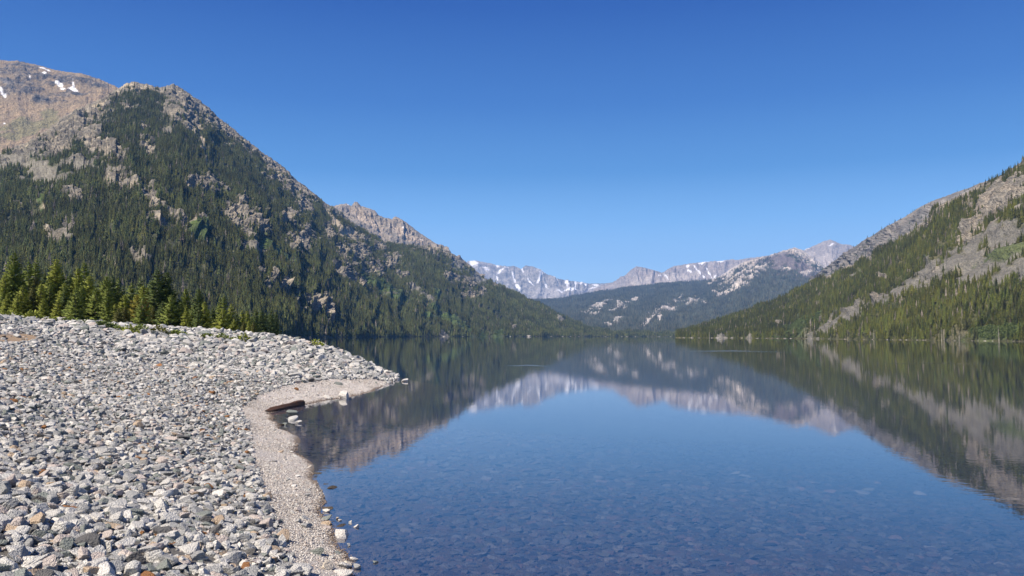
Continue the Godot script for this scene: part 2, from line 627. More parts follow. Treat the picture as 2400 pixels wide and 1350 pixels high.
func fit_ground(pts: Array) -> void:
	var n := pts.size()
	knots = PackedVector3Array(pts)
	var a := []
	for i in n:
		var row := PackedFloat64Array()
		row.resize(n + 1)
		for j in n:
			row[j] = Vector2(pts[i].x - pts[j].x, pts[i].z - pts[j].z).length() + (0.6 if i == j else 0.0)
		row[n] = pts[i].y
		a.append(row)
	for i in n:
		var best := i
		for k in range(i + 1, n):
			if absf(a[k][i]) > absf(a[best][i]):
				best = k
		var t = a[i]
		a[i] = a[best]
		a[best] = t
		for k in range(i + 1, n):
			var f: float = a[k][i] / a[i][i]
			if f != 0.0:
				var rk: PackedFloat64Array = a[k]
				var ri: PackedFloat64Array = a[i]
				for c in range(i, n + 1):
					rk[c] -= f * ri[c]
				a[k] = rk
	weights.resize(n)
	for i in range(n - 1, -1, -1):
		var s: float = a[i][n]
		for k in range(i + 1, n):
			s -= a[i][k] * weights[k]
		weights[i] = s / a[i][i]

func ground(x: float, z: float) -> float:
	var y := 0.0
	for i in knots.size():
		var dx := x - knots[i].x
		var dz := z - knots[i].z
		y += weights[i] * sqrt(dx * dx + dz * dz)
	return y

# cached heights on a lattice that widens with distance
const GU := 240
const GV := 260
var lattice := PackedFloat32Array()

func lattice_z(j: float) -> float:
	return 6.0 - 4.0 - 6.0 * (pow(1.0 + 20.0, j / (GV - 1)) - 1.0)

func half_width(z: float) -> float:
	return 14.0 + 0.82 * maxf(0.0, -z)

func height(x: float, z: float) -> float:
	var j := log(1.0 + (2.0 - z) / 6.0) / log(21.0) * (GV - 1)
	var w := half_width(z)
	var i := (x / w + 1.0) * 0.5 * (GU - 1)
	if i < 0 or j < 0 or i >= GU - 1 or j >= GV - 1:
		return ground(x, z)
	var i0 := int(i)
	var j0 := int(j)
	var fi := i - i0
	var fj := j - j0
	var a := lerpf(lattice[i0 * GV + j0], lattice[i0 * GV + j0 + 1], fj)
	var b := lerpf(lattice[(i0 + 1) * GV + j0], lattice[(i0 + 1) * GV + j0 + 1], fj)
	return lerpf(a, b, fi)

func on_ground(px: float, py: float) -> Vector3:
	var r := ray(px, py)
	var d := 4.0
	while d < 130.0:
		var p := EYE + r * d
		if p.y < maxf(height(p.x, p.z), -9.0):
			break
		d += 0.15 + d * 0.004
	return EYE + r * d


# ================================================================== the scene
func _ready() -> void:
	var cam := Camera3D.new()
	cam.name = "camera"
	cam.fov = 39.118
	cam.near = 0.1
	cam.far = 30000.0
	cam.transform = Transform3D(cam_basis, EYE)
	add_child(cam)
	cam.current = true

	var sky := PanoramaSkyMaterial.new()
	sky.panorama = ImageTexture.create_from_image(clear_sky())
	var env := Environment.new()
	env.background_mode = Environment.BG_SKY
	env.sky = Sky.new()
	env.sky.sky_material = sky
	env.tonemap_mode = Environment.TONE_MAPPER_LINEAR
	env.tonemap_exposure = 1.85
	env.sdfgi_enabled = true
	env.ssao_enabled = true
	env.ssil_enabled = true
	env.fog_enabled = true
	env.fog_light_color = Color8(110, 176, 255)
	env.fog_density = 0.000052
	var world := WorldEnvironment.new()
	world.name = "world"
	world.environment = env
	add_child(world)

	var sun := DirectionalLight3D.new()
	sun.name = "sun"
	sun.light_color = Color(1.0, 0.95, 0.885)
	sun.light_energy = 1.6
	sun.light_angular_distance = 0.5
	sun.shadow_enabled = true
	var to_sun := Vector3(-0.43, 0.77, 0.48)
	add_child(sun)
	sun.look_at_from_position(to_sun * 100.0, Vector3.ZERO)

	rng.seed = 20
	fbm.noise_type = FastNoiseLite.TYPE_SIMPLEX_SMOOTH
	fbm.frequency = 0.01
	fbm.fractal_octaves = 4
	ridged.noise_type = FastNoiseLite.TYPE_SIMPLEX_SMOOTH
	ridged.frequency = 0.01
	ridged.fractal_type = FastNoiseLite.FRACTAL_RIDGED
	ridged.fractal_octaves = 4
	ridged.seed = 8
	cell.noise_type = FastNoiseLite.TYPE_CELLULAR
	cell.frequency = 0.012
	cell.cellular_return_type = FastNoiseLite.RETURN_CELL_VALUE
	cell.fractal_type = FastNoiseLite.FRACTAL_NONE
	make_materials()
	build_mountains()
	build_bank()
	build_water()
	build_stones()
	build_near_trees()


# clear air: paler towards the horizon, the same all round
func clear_sky() -> Image:
	var steps := [[-90.0, 0.05, 0.07, 0.09], [-1.0, 0.16, 0.21, 0.27], [0.0, 0.38, 0.55, 0.72], [4.7, 0.285, 0.46, 0.67], [8.0, 0.165, 0.335, 0.585], [11.4, 0.078, 0.208, 0.445], [16.0, 0.041, 0.128, 0.355], [22.5, 0.0175, 0.067, 0.262], [32.0, 0.0125, 0.046, 0.205], [90.0, 0.010, 0.036, 0.16]]
	var im := Image.create_empty(16, 720, false, Image.FORMAT_RGBAF)
	for j in 720:
		var e := 90.0 - (j + 0.5) / 4.0
		var c := Color(along(steps, e, 1), along(steps, e, 2), along(steps, e, 3)) * 0.92
		for i in 16:
			im.set_pixel(i, j, c)
	return im


# ------------------------------------------------------------------ mountains and their forests
func build_mountains() -> void:
	var snow := Color(0.86, 0.87, 0.9)
	var pale := {"floor": Color(0.33, 0.30, 0.28), "floor2": Color(0.26, 0.25, 0.25), "rock": Color(0.3, 0.28, 0.27), "rock2": Color(0.42, 0.37, 0.33), "scree": Color(0.42, 0.38, 0.35), "grass": Color(0.12, 0.15, 0.06), "snow": snow}
	# far snow mountain
	make_slope("snowy_mountain", "far grey mountain with snowfields and snow gullies at the head of the valley",
		[[1030, 645, 11500], [1085, 618, 11500], [1097, 612, 11500], [1115, 610, 11500], [1130, 613, 11500], [1150, 617, 11500], [1165, 621, 11500], [1190, 624, 11500], [1205, 623, 11500], [1222, 630, 11500], [1232, 622, 11500], [1250, 624, 11500], [1265, 631, 11500], [1285, 644, 11500], [1300, 651, 11500], [1320, 655, 11600], [1345, 659, 11900], [1380, 664, 12200], [1420, 664, 12200], [1460, 657, 12200], [1500, 652, 12200]],
		[[1030, 9600, 712], [1500, 9600, 712]], 300, 90,
		{"pal": {"floor": Color(0.27, 0.26, 0.245), "floor2": Color(0.37, 0.35, 0.32), "rock": Color(0.21, 0.205, 0.205), "rock2": Color(0.36, 0.34, 0.325), "scree": Color(0.4, 0.38, 0.37), "grass": Color(0.1, 0.13, 0.06), "snow": snow},
		"material": M.far, "wood": 0.0, "bare": 0.7, "gully": 50.0, "gully_width": 500.0, "relief": 30.0, "relief_size": 900.0, "cliff": 30.0, "cliff_size": 200.0, "top_keep": 0.95, "jag": 1.2, "grain": 240.0, "ragged": 0.8, "curve": 1.3,
		"patches": [["snow", 1113, 621, 12.0, 7.2, 25], ["snow", 1141, 633, 8.8, 3.5, -15], ["snow", 1137, 627, 6.4, 2.1, 0], ["snow", 1166, 624, 6.4, 2.1, 15], ["snow", 1188, 629, 7.2, 1.8, 0], ["snow", 1172, 637, 7.2, 2.8, -20], ["snow", 1204, 652, 2.2, 16.0, -13], ["snow", 1212, 679, 3.1, 8.8, -28], ["snow", 1165, 653, 1.9, 7.2, -15], ["snow", 1268, 634, 12.8, 3.5, 35], ["snow", 1267, 645, 3.1, 10.4, 15], ["snow", 1262, 660, 2.5, 9.6, 25], ["snow", 1301, 655, 5.6, 4.2, 40], ["snow", 1327, 668, 2.5, 11.2, -12], ["snow", 1347, 672, 2.2, 10.4, 5], ["snow", 1366, 669, 13.6, 2.8, 0], ["snow", 1396, 668, 7.2, 2.1, 0], ["snow", 1242, 660, 1.6, 12.8, -35], ["snow", 1331, 683, 17.6, 2.1, 5], ["snow", 1225, 636, 1.6, 9.6, -30], ["snow", 1280, 672, 1.9, 9.6, -20], ["snow", 1390, 676, 8.0, 2.1, -10], ["snow", 1310, 690, 8.0, 1.8, 0],
			["tan", 1120, 613, 20, 3, 10], ["tan", 1160, 620, 20, 3, 5], ["scree", 1290, 690, 40, 10, 0], ["scree", 1400, 680, 40, 8, -10]]})
	# bald ridge right of centre
	make_slope("bald_ridge", "bare pinkish grey mountain ridge with snow streaks behind the forested hill",
		[[1390, 676, 9700], [1420, 669, 9600], [1437, 664, 9500], [1452, 654, 9400], [1466, 644, 9400], [1480, 631, 9400], [1492, 624, 9400], [1508, 627, 9400], [1525, 631, 9400], [1545, 637, 9400], [1552, 640, 9400], [1565, 631, 9400], [1580, 623, 9400], [1620, 617, 9400], [1660, 613, 9400], [1690, 611, 9400], [1718, 607, 9400], [1724, 610, 9400], [1760, 604, 9400], [1800, 600, 9400]],
		[[1390, 7900, 700], [1800, 7900, 700]], 260, 80,
		{"pal": {"floor": Color(0.36, 0.32, 0.3), "floor2": Color(0.28, 0.26, 0.26), "rock": Color(0.26, 0.25, 0.25), "rock2": Color(0.4, 0.35, 0.32), "scree": Color(0.44, 0.4, 0.37), "grass": Color(0.1, 0.13, 0.06), "snow": snow},
		"material": M.far, "wood": 0.0, "bare": 0.6, "gully": 42.0, "gully_width": 200.0, "relief": 18.0, "relief_size": 500.0, "cliff": 14.0, "cliff_size": 120.0, "top_keep": 0.95, "jag": 1.2, "grain": 200.0, "ragged": 0.7,
		"patches": [["snow", 1648, 617, 12, 2.2, -12], ["snow", 1613, 624, 6, 3, 0], ["snow", 1617, 637, 2, 10, -35], ["snow", 1633, 636, 2, 14, -40], ["snow", 1662, 640, 2, 14, -35], ["snow", 1650, 650, 3, 5, -30], ["snow", 1546, 651, 2, 8, -40], ["snow", 1562, 653, 2, 7, -40], ["snow", 1675, 650, 3, 4, 0], ["snow", 1690, 613, 12, 1.5, -8], ["scree", 1500, 662, 35, 12, -20], ["scree", 1590, 655, 60, 8, -10]]})
	# peak in the notch at the right
	make_slope("bare_peak", "pale bare peak with a small snow patch rising behind the right-hand slope",
		[[1850, 606, 8600], [1880, 588, 8600], [1900, 579, 8600], [1920, 570, 8600], [1934, 564, 8600], [1946, 561, 8600], [1958, 566, 8600], [1975, 573, 8600], [1988, 573, 8600], [2000, 577, 8600], [2050, 605, 8600]],
		[[1850, 7300, 645], [2050, 7300, 645]], 130, 60,
		{"pal": pale, "material": M.far, "wood": 0.0, "bare": 0.5, "gully": 28.0, "gully_width": 220.0, "relief": 20.0, "relief_size": 400.0, "cliff": 8.0, "cliff_size": 150.0, "top_keep": 0.95, "jag": 1.0, "grain": 160.0, "ragged": 0.6,
		"patches": [["snow", 1950, 574, 6, 2, -20], ["snow", 1944, 577, 4, 1.5, 20], ["snow", 1890, 588, 7, 1.6, -15], ["scree", 1935, 612, 24, 14, 0], ["scree", 1900, 600, 12, 8, -40]]})
	# tan mountain at the upper left
	make_slope("tan_mountain", "high tan and grey mountain crest with scraps of snow at the upper left",
		[[-1000, 300, 4100], [-600, 215, 3950], [-300, 160, 3800], [-160, 150, 3700], [0, 140, 3600], [40, 142, 3600], [80, 150, 3600], [130, 165, 3560], [200, 174, 3500], [240, 188, 3480], [275, 203, 3450], [330, 235, 3400], [420, 300, 3350]],
		[[-1000, 2500, 500], [-160, 2500, 400], [420, 2500, 400]], 620, 200,
		{"pal": {"floor": Color(0.34, 0.25, 0.15), "floor2": Color(0.26, 0.2, 0.125), "rock": Color(0.10, 0.093, 0.085), "rock2": Color(0.19, 0.157, 0.117), "scree": Color(0.30, 0.228, 0.142), "grass": Color(0.19, 0.17, 0.09), "snow": snow, "brown": Color(0.2, 0.19, 0.18)},
		"material": M.far, "wood": 0.0, "bare": 0.25, "gully": 12.0, "gully_width": 160.0, "relief": 26.0, "relief_size": 300.0, "cliff": 11.0, "cliff_size": 60.0, "jag": 1.5, "grain": 110.0, "outcrop": 0.25, "curve": 1.1,
		"patches": [["snow", 101, 163, 10, 3.5, 15], ["snow", 113, 167, 7, 3, 15], ["snow", 106, 178, 5, 3.5, 15], ["snow", 141, 200, 8, 4, 25], ["snow", 172, 211, 10, 5, 5], ["snow", 146, 208, 8, 3, 10], ["snow", 8, 222, 5, 17, -28], ["snow", 71, 189, 3, 4, 0], ["snow", 172, 200, 3, 8, 0], ["snow", 10, 292, 4, 2, 0],
			["rock", 55, 180, 60, 30, 15], ["rock", 30, 215, 40, 18, 0], ["rock", 170, 188, 40, 16, 5], ["rock", 225, 195, 30, 14, 15], ["rock", 120, 240, 45, 10, 0], ["rock", 130, 225, 60, 8, -5], ["brown", 60, 175, 22, 22, -30], ["brown", 30, 200, 26, 14, 0], ["grass", 60, 300, 70, 22, -12], ["grass", 110, 275, 24, 16, -30], ["wood", 82, 283, 20, 6, -35], ["scree", 60, 260, 90, 8, -15], ["scree", 200, 225, 60, 8, -10], ["scree", 40, 335, 60, 6, -12]]})
	# grey crag in the middle distance
	make_slope("grey_crag", "bare grey mountain crag with a small rock tower above the left slope",
		[[680, 475, 4300], [770, 486, 4300], [790, 480, 4300], [812, 477, 4300], [824, 482, 4300], [831, 473, 4300], [837, 472, 4300], [845, 482, 4300], [870, 490, 4300], [879, 494, 4300], [885, 503, 4300], [903, 511, 4300], [918, 513, 4300], [927, 507, 4300], [950, 519, 4300], [980, 543, 4300], [1010, 563, 4300], [1032, 577, 4300], [1090, 612, 4300], [1130, 645, 4300]],
		[[680, 3500, 660], [1130, 3500, 690]], 300, 130,
		{"pal": {"floor": Color(0.27, 0.232, 0.188), "floor2": Color(0.22, 0.21, 0.2), "rock": Color(0.19, 0.185, 0.18), "rock2": Color(0.31, 0.262, 0.205), "scree": Color(0.38, 0.32, 0.26), "grass": Color(0.12, 0.13, 0.07), "snow": snow},
		"material": M.far, "wood": 0.0, "bare": 0.7, "gully": 28.0, "gully_width": 110.0, "relief": 18.0, "relief_size": 300.0, "cliff": 16.0, "cliff_size": 70.0, "top_keep": 0.95, "jag": 1.6, "grain": 120.0, "ragged": 0.8,
		"patches": [["scree", 860, 520, 40, 14, 40], ["tan", 850, 505, 30, 9, 30], ["scree", 960, 560, 50, 9, 30], ["snow", 985, 565, 1.5, 6, -35], ["snow", 945, 545, 1.5, 6, -35], ["snow", 815, 479, 2, 1.5, 0], ["tan", 925, 512, 16, 6, 20]]})
	# forested hill across the head of the lake
	var hill := make_slope("forested_hill", "blue hazy forested hill with pale rock patches beyond the far shore",
		[[1150, 712, 6900], [1240, 703, 6900], [1290, 703, 6900], [1340, 695, 6900], [1385, 688, 6900], [1420, 681, 6900], [1450, 677, 6800], [1480, 673, 6800], [1520, 669, 6700], [1560, 665, 6700], [1600, 661, 6700], [1650, 659, 6700], [1680, 658, 6700], [1720, 650, 6700], [1800, 640, 6700], [1960, 632, 6700]],
		[[1150, 3350, 0], [1960, 3350, 0]], 420, 150,
		{"pal": {"floor": Color(0.05, 0.056, 0.04), "floor2": Color(0.07, 0.07, 0.05), "rock": Color(0.3, 0.285, 0.27), "rock2": Color(0.44, 0.4, 0.365), "scree": Color(0.5, 0.46, 0.42), "grass": Color(0.1, 0.13, 0.05), "snow": snow},
		"material": M.hill, "wood": 1.0, "gully": 22.0, "gully_width": 300.0, "relief": 25.0, "relief_size": 400.0, "cliff": 12.0, "cliff_size": 70.0, "jag": 0.4, "grain": 70.0, "ragged": 2.2, "outcrop": 0.25,
		"patches": [["rock", 1410, 720, 23.0, 7.2, -30], ["rock", 1378, 738, 11.5, 5.0, -20], ["rock", 1455, 722, 18.7, 5.8, -20], ["rock", 1490, 701, 13.0, 4.3, -25], ["rock", 1550, 730, 33.1, 7.9, -22], ["scree", 1525, 748, 28, 4, -32], ["scree", 1545, 752, 6, 10, 0], ["rock", 1440, 757, 21.6, 4.3, -20], ["rock", 1395, 745, 10.1, 4.3, -30], ["rock", 1620, 705, 10.8, 8.6, 0], ["rock", 1590, 700, 8.6, 4.3, -20], ["rock", 1650, 708, 7.2, 5.0, 0], ["rock", 1575, 722, 14.4, 5.8, -10], ["rock", 1700, 712, 5.0, 3.6, 0]]})
	# the hill on its right, with rock bands and a brown scree cone
	var knob := make_slope("rocky_hill", "forested hill with pale rock bands and a brown scree top right of centre",
		[[1640, 676, 6400], [1662, 662, 6400], [1690, 645, 6400], [1716, 628, 6400], [1745, 614, 6400], [1780, 604, 6400], [1800, 600, 6400], [1830, 591, 6400], [1862, 580, 6400], [1880, 586, 6400], [1900, 600, 6400], [1920, 615, 6400], [1950, 638, 6400], [2010, 680, 6400]],
		[[1640, 3300, 0], [2010, 3300, 0]], 260, 160,
		{"pal": {"floor": Color(0.05, 0.056, 0.04), "floor2": Color(0.07, 0.07, 0.05), "rock": Color(0.34, 0.31, 0.29), "rock2": Color(0.5, 0.45, 0.39), "scree": Color(0.5, 0.46, 0.42), "grass": Color(0.1, 0.13, 0.05), "snow": snow, "brown": Color(0.17, 0.145, 0.14), "tan": Color(0.48, 0.41, 0.33)},
		"material": M.hill, "wood": 1.0, "gully": 22.0, "gully_width": 260.0, "relief": 25.0, "relief_size": 300.0, "cliff": 16.0, "cliff_size": 70.0, "jag": 0.8, "grain": 70.0, "ragged": 1.5, "outcrop": 0.2, "crest": [[1640, 4], [1690, 14], [1720, 20], [1790, 16], [1810, 4], [1850, 5], [1880, 22], [1950, 24], [2010, 10]],
		"patches": [["rock", 1765, 636, 39.6, 6.5, -17], ["rock", 1722, 652, 36.0, 5.8, -32], ["rock", 1750, 655, 32.4, 5.8, -14], ["rock", 1728, 672, 32.4, 7.2, -18], ["rock", 1700, 684, 20.2, 4.3, -15], ["tan", 1770, 610, 45, 8, -18], ["rock", 1690, 652, 14.4, 4.3, -40], ["tan", 1862, 588, 30, 9, 0], ["brown", 1835, 612, 66, 25, 10], ["brown", 1885, 632, 52, 18, 25], ["scree", 1888, 598, 9, 14, -35], ["scree", 1905, 615, 9, 22, -48], ["rock", 1890, 640, 14.4, 4.3, 0], ["rock", 1845, 634, 14.4, 3.6, 20]]})
	# ridge behind the right slope
	var back := make_slope("right_ridge", "grey rocky ridge running up behind the right-hand forest",
		[[1900, 655, 3000], [1945, 620, 2700], [1975, 597, 2550], [2000, 580, 2400], [2030, 560, 2300], [2060, 542, 2200], [2100, 521, 2100], [2130, 504, 2050], [2160, 484, 2000], [2195, 468, 1950], [2260, 445, 1900], [2400, 390, 1800], [2560, 340, 1700], [3100, 250, 1500]],
		[[1900, 2500, 690], [2000, 2000, 660], [2200, 1500, 620], [2560, 1200, 520], [3100, 1000, 420]], 260, 90,
		{"pal": {"floor": Color(0.15, 0.145, 0.135), "floor2": Color(0.21, 0.195, 0.18), "rock": Color(0.2, 0.195, 0.185), "rock2": Color(0.29, 0.265, 0.235), "scree": Color(0.4, 0.38, 0.36), "grass": Color(0.1, 0.12, 0.06), "snow": snow},
		"material": M.hill, "wood": 0.45, "bare": 0.4, "gully": 12.0, "gully_width": 110.0, "relief": 12.0, "relief_size": 160.0, "cliff": 12.0, "cliff_size": 60.0, "jag": 1.2, "grain": 60.0, "outcrop": 0.5, "patches": []})
	# the long forested slope on the left
	var left := make_slope("left_mountain", "steep left mountainside of dark forest broken by grey cliffs and green avalanche lanes",
		[[-1000, 560, 900], [-600, 505, 1100], [-250, 430, 1350], [0, 357, 1520], [60, 341, 1570], [115, 306, 1640], [150, 272, 1720], [200, 250, 1810], [240, 232, 1860], [275, 206, 1960], [300, 195, 2000], [345, 195, 2050], [365, 206, 2050], [385, 203, 2050], [405, 198, 2060], [425, 206, 2080], [450, 226, 2100], [490, 252, 2150], [510, 276, 2180], [545, 302, 2220], [590, 337, 2270], [620, 362, 2300], [660, 388, 2350], [690, 418, 2400], [720, 443, 2440], [760, 474, 2500], [800, 497, 2560], [830, 524, 2600], [870, 549, 2680], [905, 566, 2740], [960, 575, 2820], [1000, 575, 2880], [1035, 579, 2950], [1070, 600, 3000], [1100, 622, 3050], [1130, 647, 3080], [1180, 671, 3120], [1230, 697, 3160], [1280, 719, 3180], [1330, 747, 3200], [1380, 768, 3200], [1430, 778, 3230], [1520, 782, 3260], [1660, 783, 3290]],
		[[-1000, 380, 0], [-250, 480, 0], [300, 560, 0], [600, 690, 0], [660, 790, 0], [700, 870, 0], [800, 1120, 0], [950, 1600, 0], [1100, 2050, 0], [1250, 2400, 0], [1400, 2850, 0], [1520, 3050, 0], [1660, 3120, 0]], 1060, 330,
		{"pal": {"floor": Color(0.05, 0.055, 0.035), "floor2": Color(0.075, 0.08, 0.045), "rock": Color(0.16, 0.148, 0.122), "rock2": Color(0.265, 0.232, 0.178), "scree": Color(0.2, 0.188, 0.152), "grass": Color(0.078, 0.11, 0.036), "snow": snow, "tan": Color(0.42, 0.36, 0.26), "brown": Color(0.2, 0.2, 0.185)},
		"material": M.hill, "wood": 1.0, "gully": 11.0, "gully_width": 100.0, "relief": 12.0, "relief_size": 130.0, "cliff": 8.0, "cliff_size": 26.0, "jag": 3.0, "hidden": 5.0, "grain": 42.0, "ragged": 1.35, "outcrop": 0.12, "curve": 1.1, "crest": [[-1000, 14], [-250, 10], [0, 22], [90, 34], [150, 62], [250, 60], [300, 36], [345, 26], [385, 26], [405, 52], [450, 60], [520, 36], [600, 32], [680, 40], [740, 26], [790, 12], [860, 6], [960, 4], [1000, 12], [1090, 14], [1150, 0]], "top_keep": 0.75,
		"patches": [["rock", 130, 342, 55, 32, 10], ["scree", 165, 300, 46, 60, 20], ["rock", 165, 290, 36, 46, 20], ["tan", 205, 258, 60, 12, -22], ["tan", 320, 207, 55, 10, 4], ["scree", 250, 232, 40, 10, -30], ["rock", 395, 208, 40, 10, 10], ["scree", 440, 240, 46, 26, 42], ["scree", 520, 292, 70, 14, 42], ["rock", 600, 352, 60, 13, 42], ["rock", 655, 395, 50, 13, 40], ["rock", 700, 440, 50, 12, 42], ["scree", 180, 390, 50, 14, 5], ["rock", 230, 345, 60, 22, 15], ["scree", 390, 300, 22, 10, 35], ["rock", 330, 300, 18, 6, 30], ["rock", 300, 255, 18, 5, 10], ["rock", 440, 300, 26, 8, 40], ["rock", 192, 260, 30, 16, 0], ["rock", 215, 320, 30, 30, 0], ["rock", 255, 360, 42, 20, 10], ["rock", 278, 402, 26, 10, 15], ["rock", 345, 340, 26, 9, 40], ["tan", 305, 207, 36, 9, 0], ["scree", 430, 222, 34, 20, 40], ["scree", 455, 245, 40, 15, 45], ["rock", 500, 272, 32, 12, 42], ["rock", 545, 310, 40, 11, 40], ["rock", 590, 348, 32, 12, 40], ["rock", 410, 270, 40, 14, 30], ["rock", 420, 250, 40, 12, 20],
			["tan", 458, 290, 11, 26, -12], ["tan", 470, 330, 7, 30, -16], ["tan", 480, 370, 4, 26, -12], ["scree", 488, 395, 4, 14, -15], ["scree", 35, 380, 90, 26, -8], ["scree", 108, 414, 68, 22, 5], ["tan", 40, 345, 50, 5, -15],
			["rock", 300, 440, 60, 17, 12], ["rock", 358, 478, 42, 10, 35], ["rock", 410, 505, 42, 10, 35], ["rock", 175, 466, 19, 17, 0], ["rock", 375, 527, 32, 17, 15], ["rock", 455, 525, 26, 8, 20], ["rock", 450, 430, 22, 10, 20], ["rock", 490, 432, 34, 18, 20], ["rock", 138, 565, 44, 11, 43], ["rock", 160, 548, 16, 9, 40], ["rock", 245, 600, 16, 6, 40], ["rock", 320, 592, 26, 6, 45], ["rock", 205, 600, 8, 5, 0], ["rock", 270, 622, 14, 5, 50], ["scree", 455, 560, 20, 5, 20], ["grass", 468, 546, 24, 11, 10], ["rock", 42, 490, 16, 6, 30], ["grass", 102, 470, 6, 24, 15], ["tan", 100, 490, 10, 8, 0],
			["rock", 680, 440, 29.5, 17.2, 50], ["rock", 705, 478, 29.5, 18.7, 50], ["rock", 640, 410, 29.5, 10.9, 42], ["rock", 545, 505, 29.5, 25.0, 20], ["rock", 590, 530, 41.0, 25.0, 20], ["rock", 672, 507, 23.0, 17.2, 20], ["rock", 700, 565, 31.2, 28.1, 20], ["rock", 560, 475, 18.0, 12.5, 0], ["tan", 785, 520, 9, 40, -38], ["tan", 815, 545, 20, 10, 30], ["rock", 845, 565, 21.3, 12.5, 10], ["rock", 885, 578, 19.7, 9.4, 10], ["rock", 765, 545, 11.5, 20.3, -30], ["rock", 800, 600, 19.7, 29.6, -10], ["rock", 835, 595, 27.9, 25.0, 10], ["rock", 872, 635, 26.2, 18.7, 30], ["rock", 915, 612, 23.0, 14.0, 10], ["rock", 940, 640, 18.0, 9.4, 20], ["rock", 800, 640, 32.8, 7.0, 20],
			["scree", 597, 578, 42, 13, 33], ["grass", 645, 586, 48, 9, 33], ["rock", 610, 635, 10, 6, 0], ["rock", 635, 652, 12, 14, 20], ["rock", 662, 665, 12, 14, 20], ["rock", 848, 665, 20, 9, 20], ["rock", 738, 714, 42, 15, 14], ["rock", 768, 730, 14, 24, -15], ["scree", 812, 645, 24, 7, 20], ["grass", 880, 660, 44, 6, 33], ["scree", 925, 690, 30, 6, 30], ["grass", 935, 695, 26, 6, 20], ["grass", 1024, 690, 11, 16, -20], ["scree", 968, 675, 22, 6, 25], ["scree", 1000, 697, 22, 5, 15], ["rock", 1020, 588, 56, 9, 8], ["brown", 1075, 612, 34, 14, 40], ["brown", 1115, 645, 24, 10, 40], ["rock", 1062, 650, 26, 7, 20], ["rock", 1096, 662, 22, 12, 20], ["rock", 1126, 684, 14, 9, 10], ["rock", 1100, 692, 22, 7, 10], ["rock", 1160, 665, 14, 4, 38],
			["grass", 1050, 745, 60, 4, 32], ["grass", 1168, 780, 12, 6, 0], ["grass", 1130, 780, 10, 5, 0], ["scree", 1040, 782, 12, 5, 20], ["scree", 1310, 742, 14, 2.5, 35], ["grass", 1010, 740, 20, 3, 30], ["rock", 1200, 770, 5, 6, 0]]})
	# the right slope
	var right := make_slope("right_mountain", "right mountainside of olive-green pines with pinkish cliffs and a long grey scree chute",
		[[1585, 785, 2300], [1620, 778, 2250], [1660, 764, 2150], [1700, 750, 2050], [1760, 727, 1950], [1850, 690, 1800], [1950, 642, 1650], [2050, 596, 1500], [2120, 557, 1420], [2170, 516, 1360], [2200, 486, 1320], [2240, 464, 1290], [2280, 444, 1260], [2310, 430, 1240], [2340, 414, 1220], [2380, 390, 1200], [2400, 376, 1190], [2600, 290, 1080], [3100, 150, 850]],
		[[1585, 1500, 0], [1700, 1400, 0], [1860, 1230, 0], [2000, 1000, 0], [2100, 860, 0], [2250, 740, 0], [2400, 630, 0], [2600, 540, 0], [3100, 400, 0]], 800, 330,
		{"pal": {"floor": Color(0.06, 0.066, 0.024), "floor2": Color(0.1, 0.095, 0.045), "rock": Color(0.168, 0.155, 0.13), "rock2": Color(0.25, 0.22, 0.175), "scree": Color(0.17, 0.162, 0.138), "grass": Color(0.10, 0.12, 0.05), "snow": snow, "tan": Color(0.4, 0.33, 0.25), "brown": Color(0.25, 0.2, 0.185)},
		"material": M.hill, "wood": 1.0, "gully": 9.0, "gully_width": 70.0, "relief": 9.0, "relief_size": 90.0, "cliff": 5.0, "cliff_size": 26.0, "jag": 2.0, "grain": 30.0, "ragged": 1.3, "hidden": 2.0, "outcrop": 0.2, "curve": 1.08, "top_keep": 0.7,
		"patches": [["scree", 1925, 772, 56, 13, -30], ["scree", 1995, 738, 70, 16, -28], ["scree", 2085, 697, 76, 16, -27], ["scree", 2180, 652, 92, 24, -27], ["scree", 2260, 610, 84, 34, -32], ["scree", 2345, 570, 62, 40, -35], ["scree", 2390, 632, 70, 36, -20], ["scree", 2300, 632, 70, 22, -25], ["wood", 2330, 548, 12, 9, 0], ["wood", 2385, 556, 12, 14, 0], ["brown", 2340, 470, 70, 36, -40], ["rock", 2335, 475, 60, 34, -42], ["rock", 2385, 450, 50, 36, -40], ["rock", 2285, 530, 40, 22, -45], ["rock", 2262, 560, 26, 14, -30],
			["grass", 2360, 600, 55, 8, -22], ["grass", 1868, 768, 50, 14, -22], ["grass", 1905, 748, 34, 10, -30], ["rock", 1985, 627, 16, 10, -20], ["rock", 1945, 642, 16, 8, -30], ["scree", 2010, 645, 22, 3, -25], ["rock", 2040, 605, 14, 8, 0], ["rock", 2070, 655, 10, 6, 0],
			["rock", 2262, 458, 40, 13, -30], ["rock", 2225, 482, 36, 12, -32], ["rock", 2165, 526, 40, 12, -32], ["rock", 2128, 548, 36, 12, -32], ["rock", 2335, 440, 26, 9, -30], ["rock", 2385, 392, 22, 9, -30], ["scree", 2300, 450, 30, 6, -30], ["rock", 2060, 700, 14, 8, 0], ["rock", 2200, 640, 10, 8, 0],
			["scree", 1757, 790, 9, 4, -35], ["scree", 1690, 792, 12, 1, 0], ["rock", 1830, 762, 8, 3, 0], ["grass", 2345, 782, 60, 12, -5]]})

	# forests
	var meshes := []
	for k in 6:
		meshes.append(slope_tree(40 + k, 7 + k % 3, 6, [0.17, 0.2, 0.15, 0.22, 0.18, 0.13][k]))
	var far_meshes := []
	for k in 3:
		far_meshes.append(slope_tree(60 + k, 4, 4, 0.2))
	forest("left_forest", "dense dark spruce forest covering the left mountainside down to the lake", "forest", grow(left, 0.085, 4.5, 12.5), meshes, Color(0.072, 0.082, 0.026), 0.03)
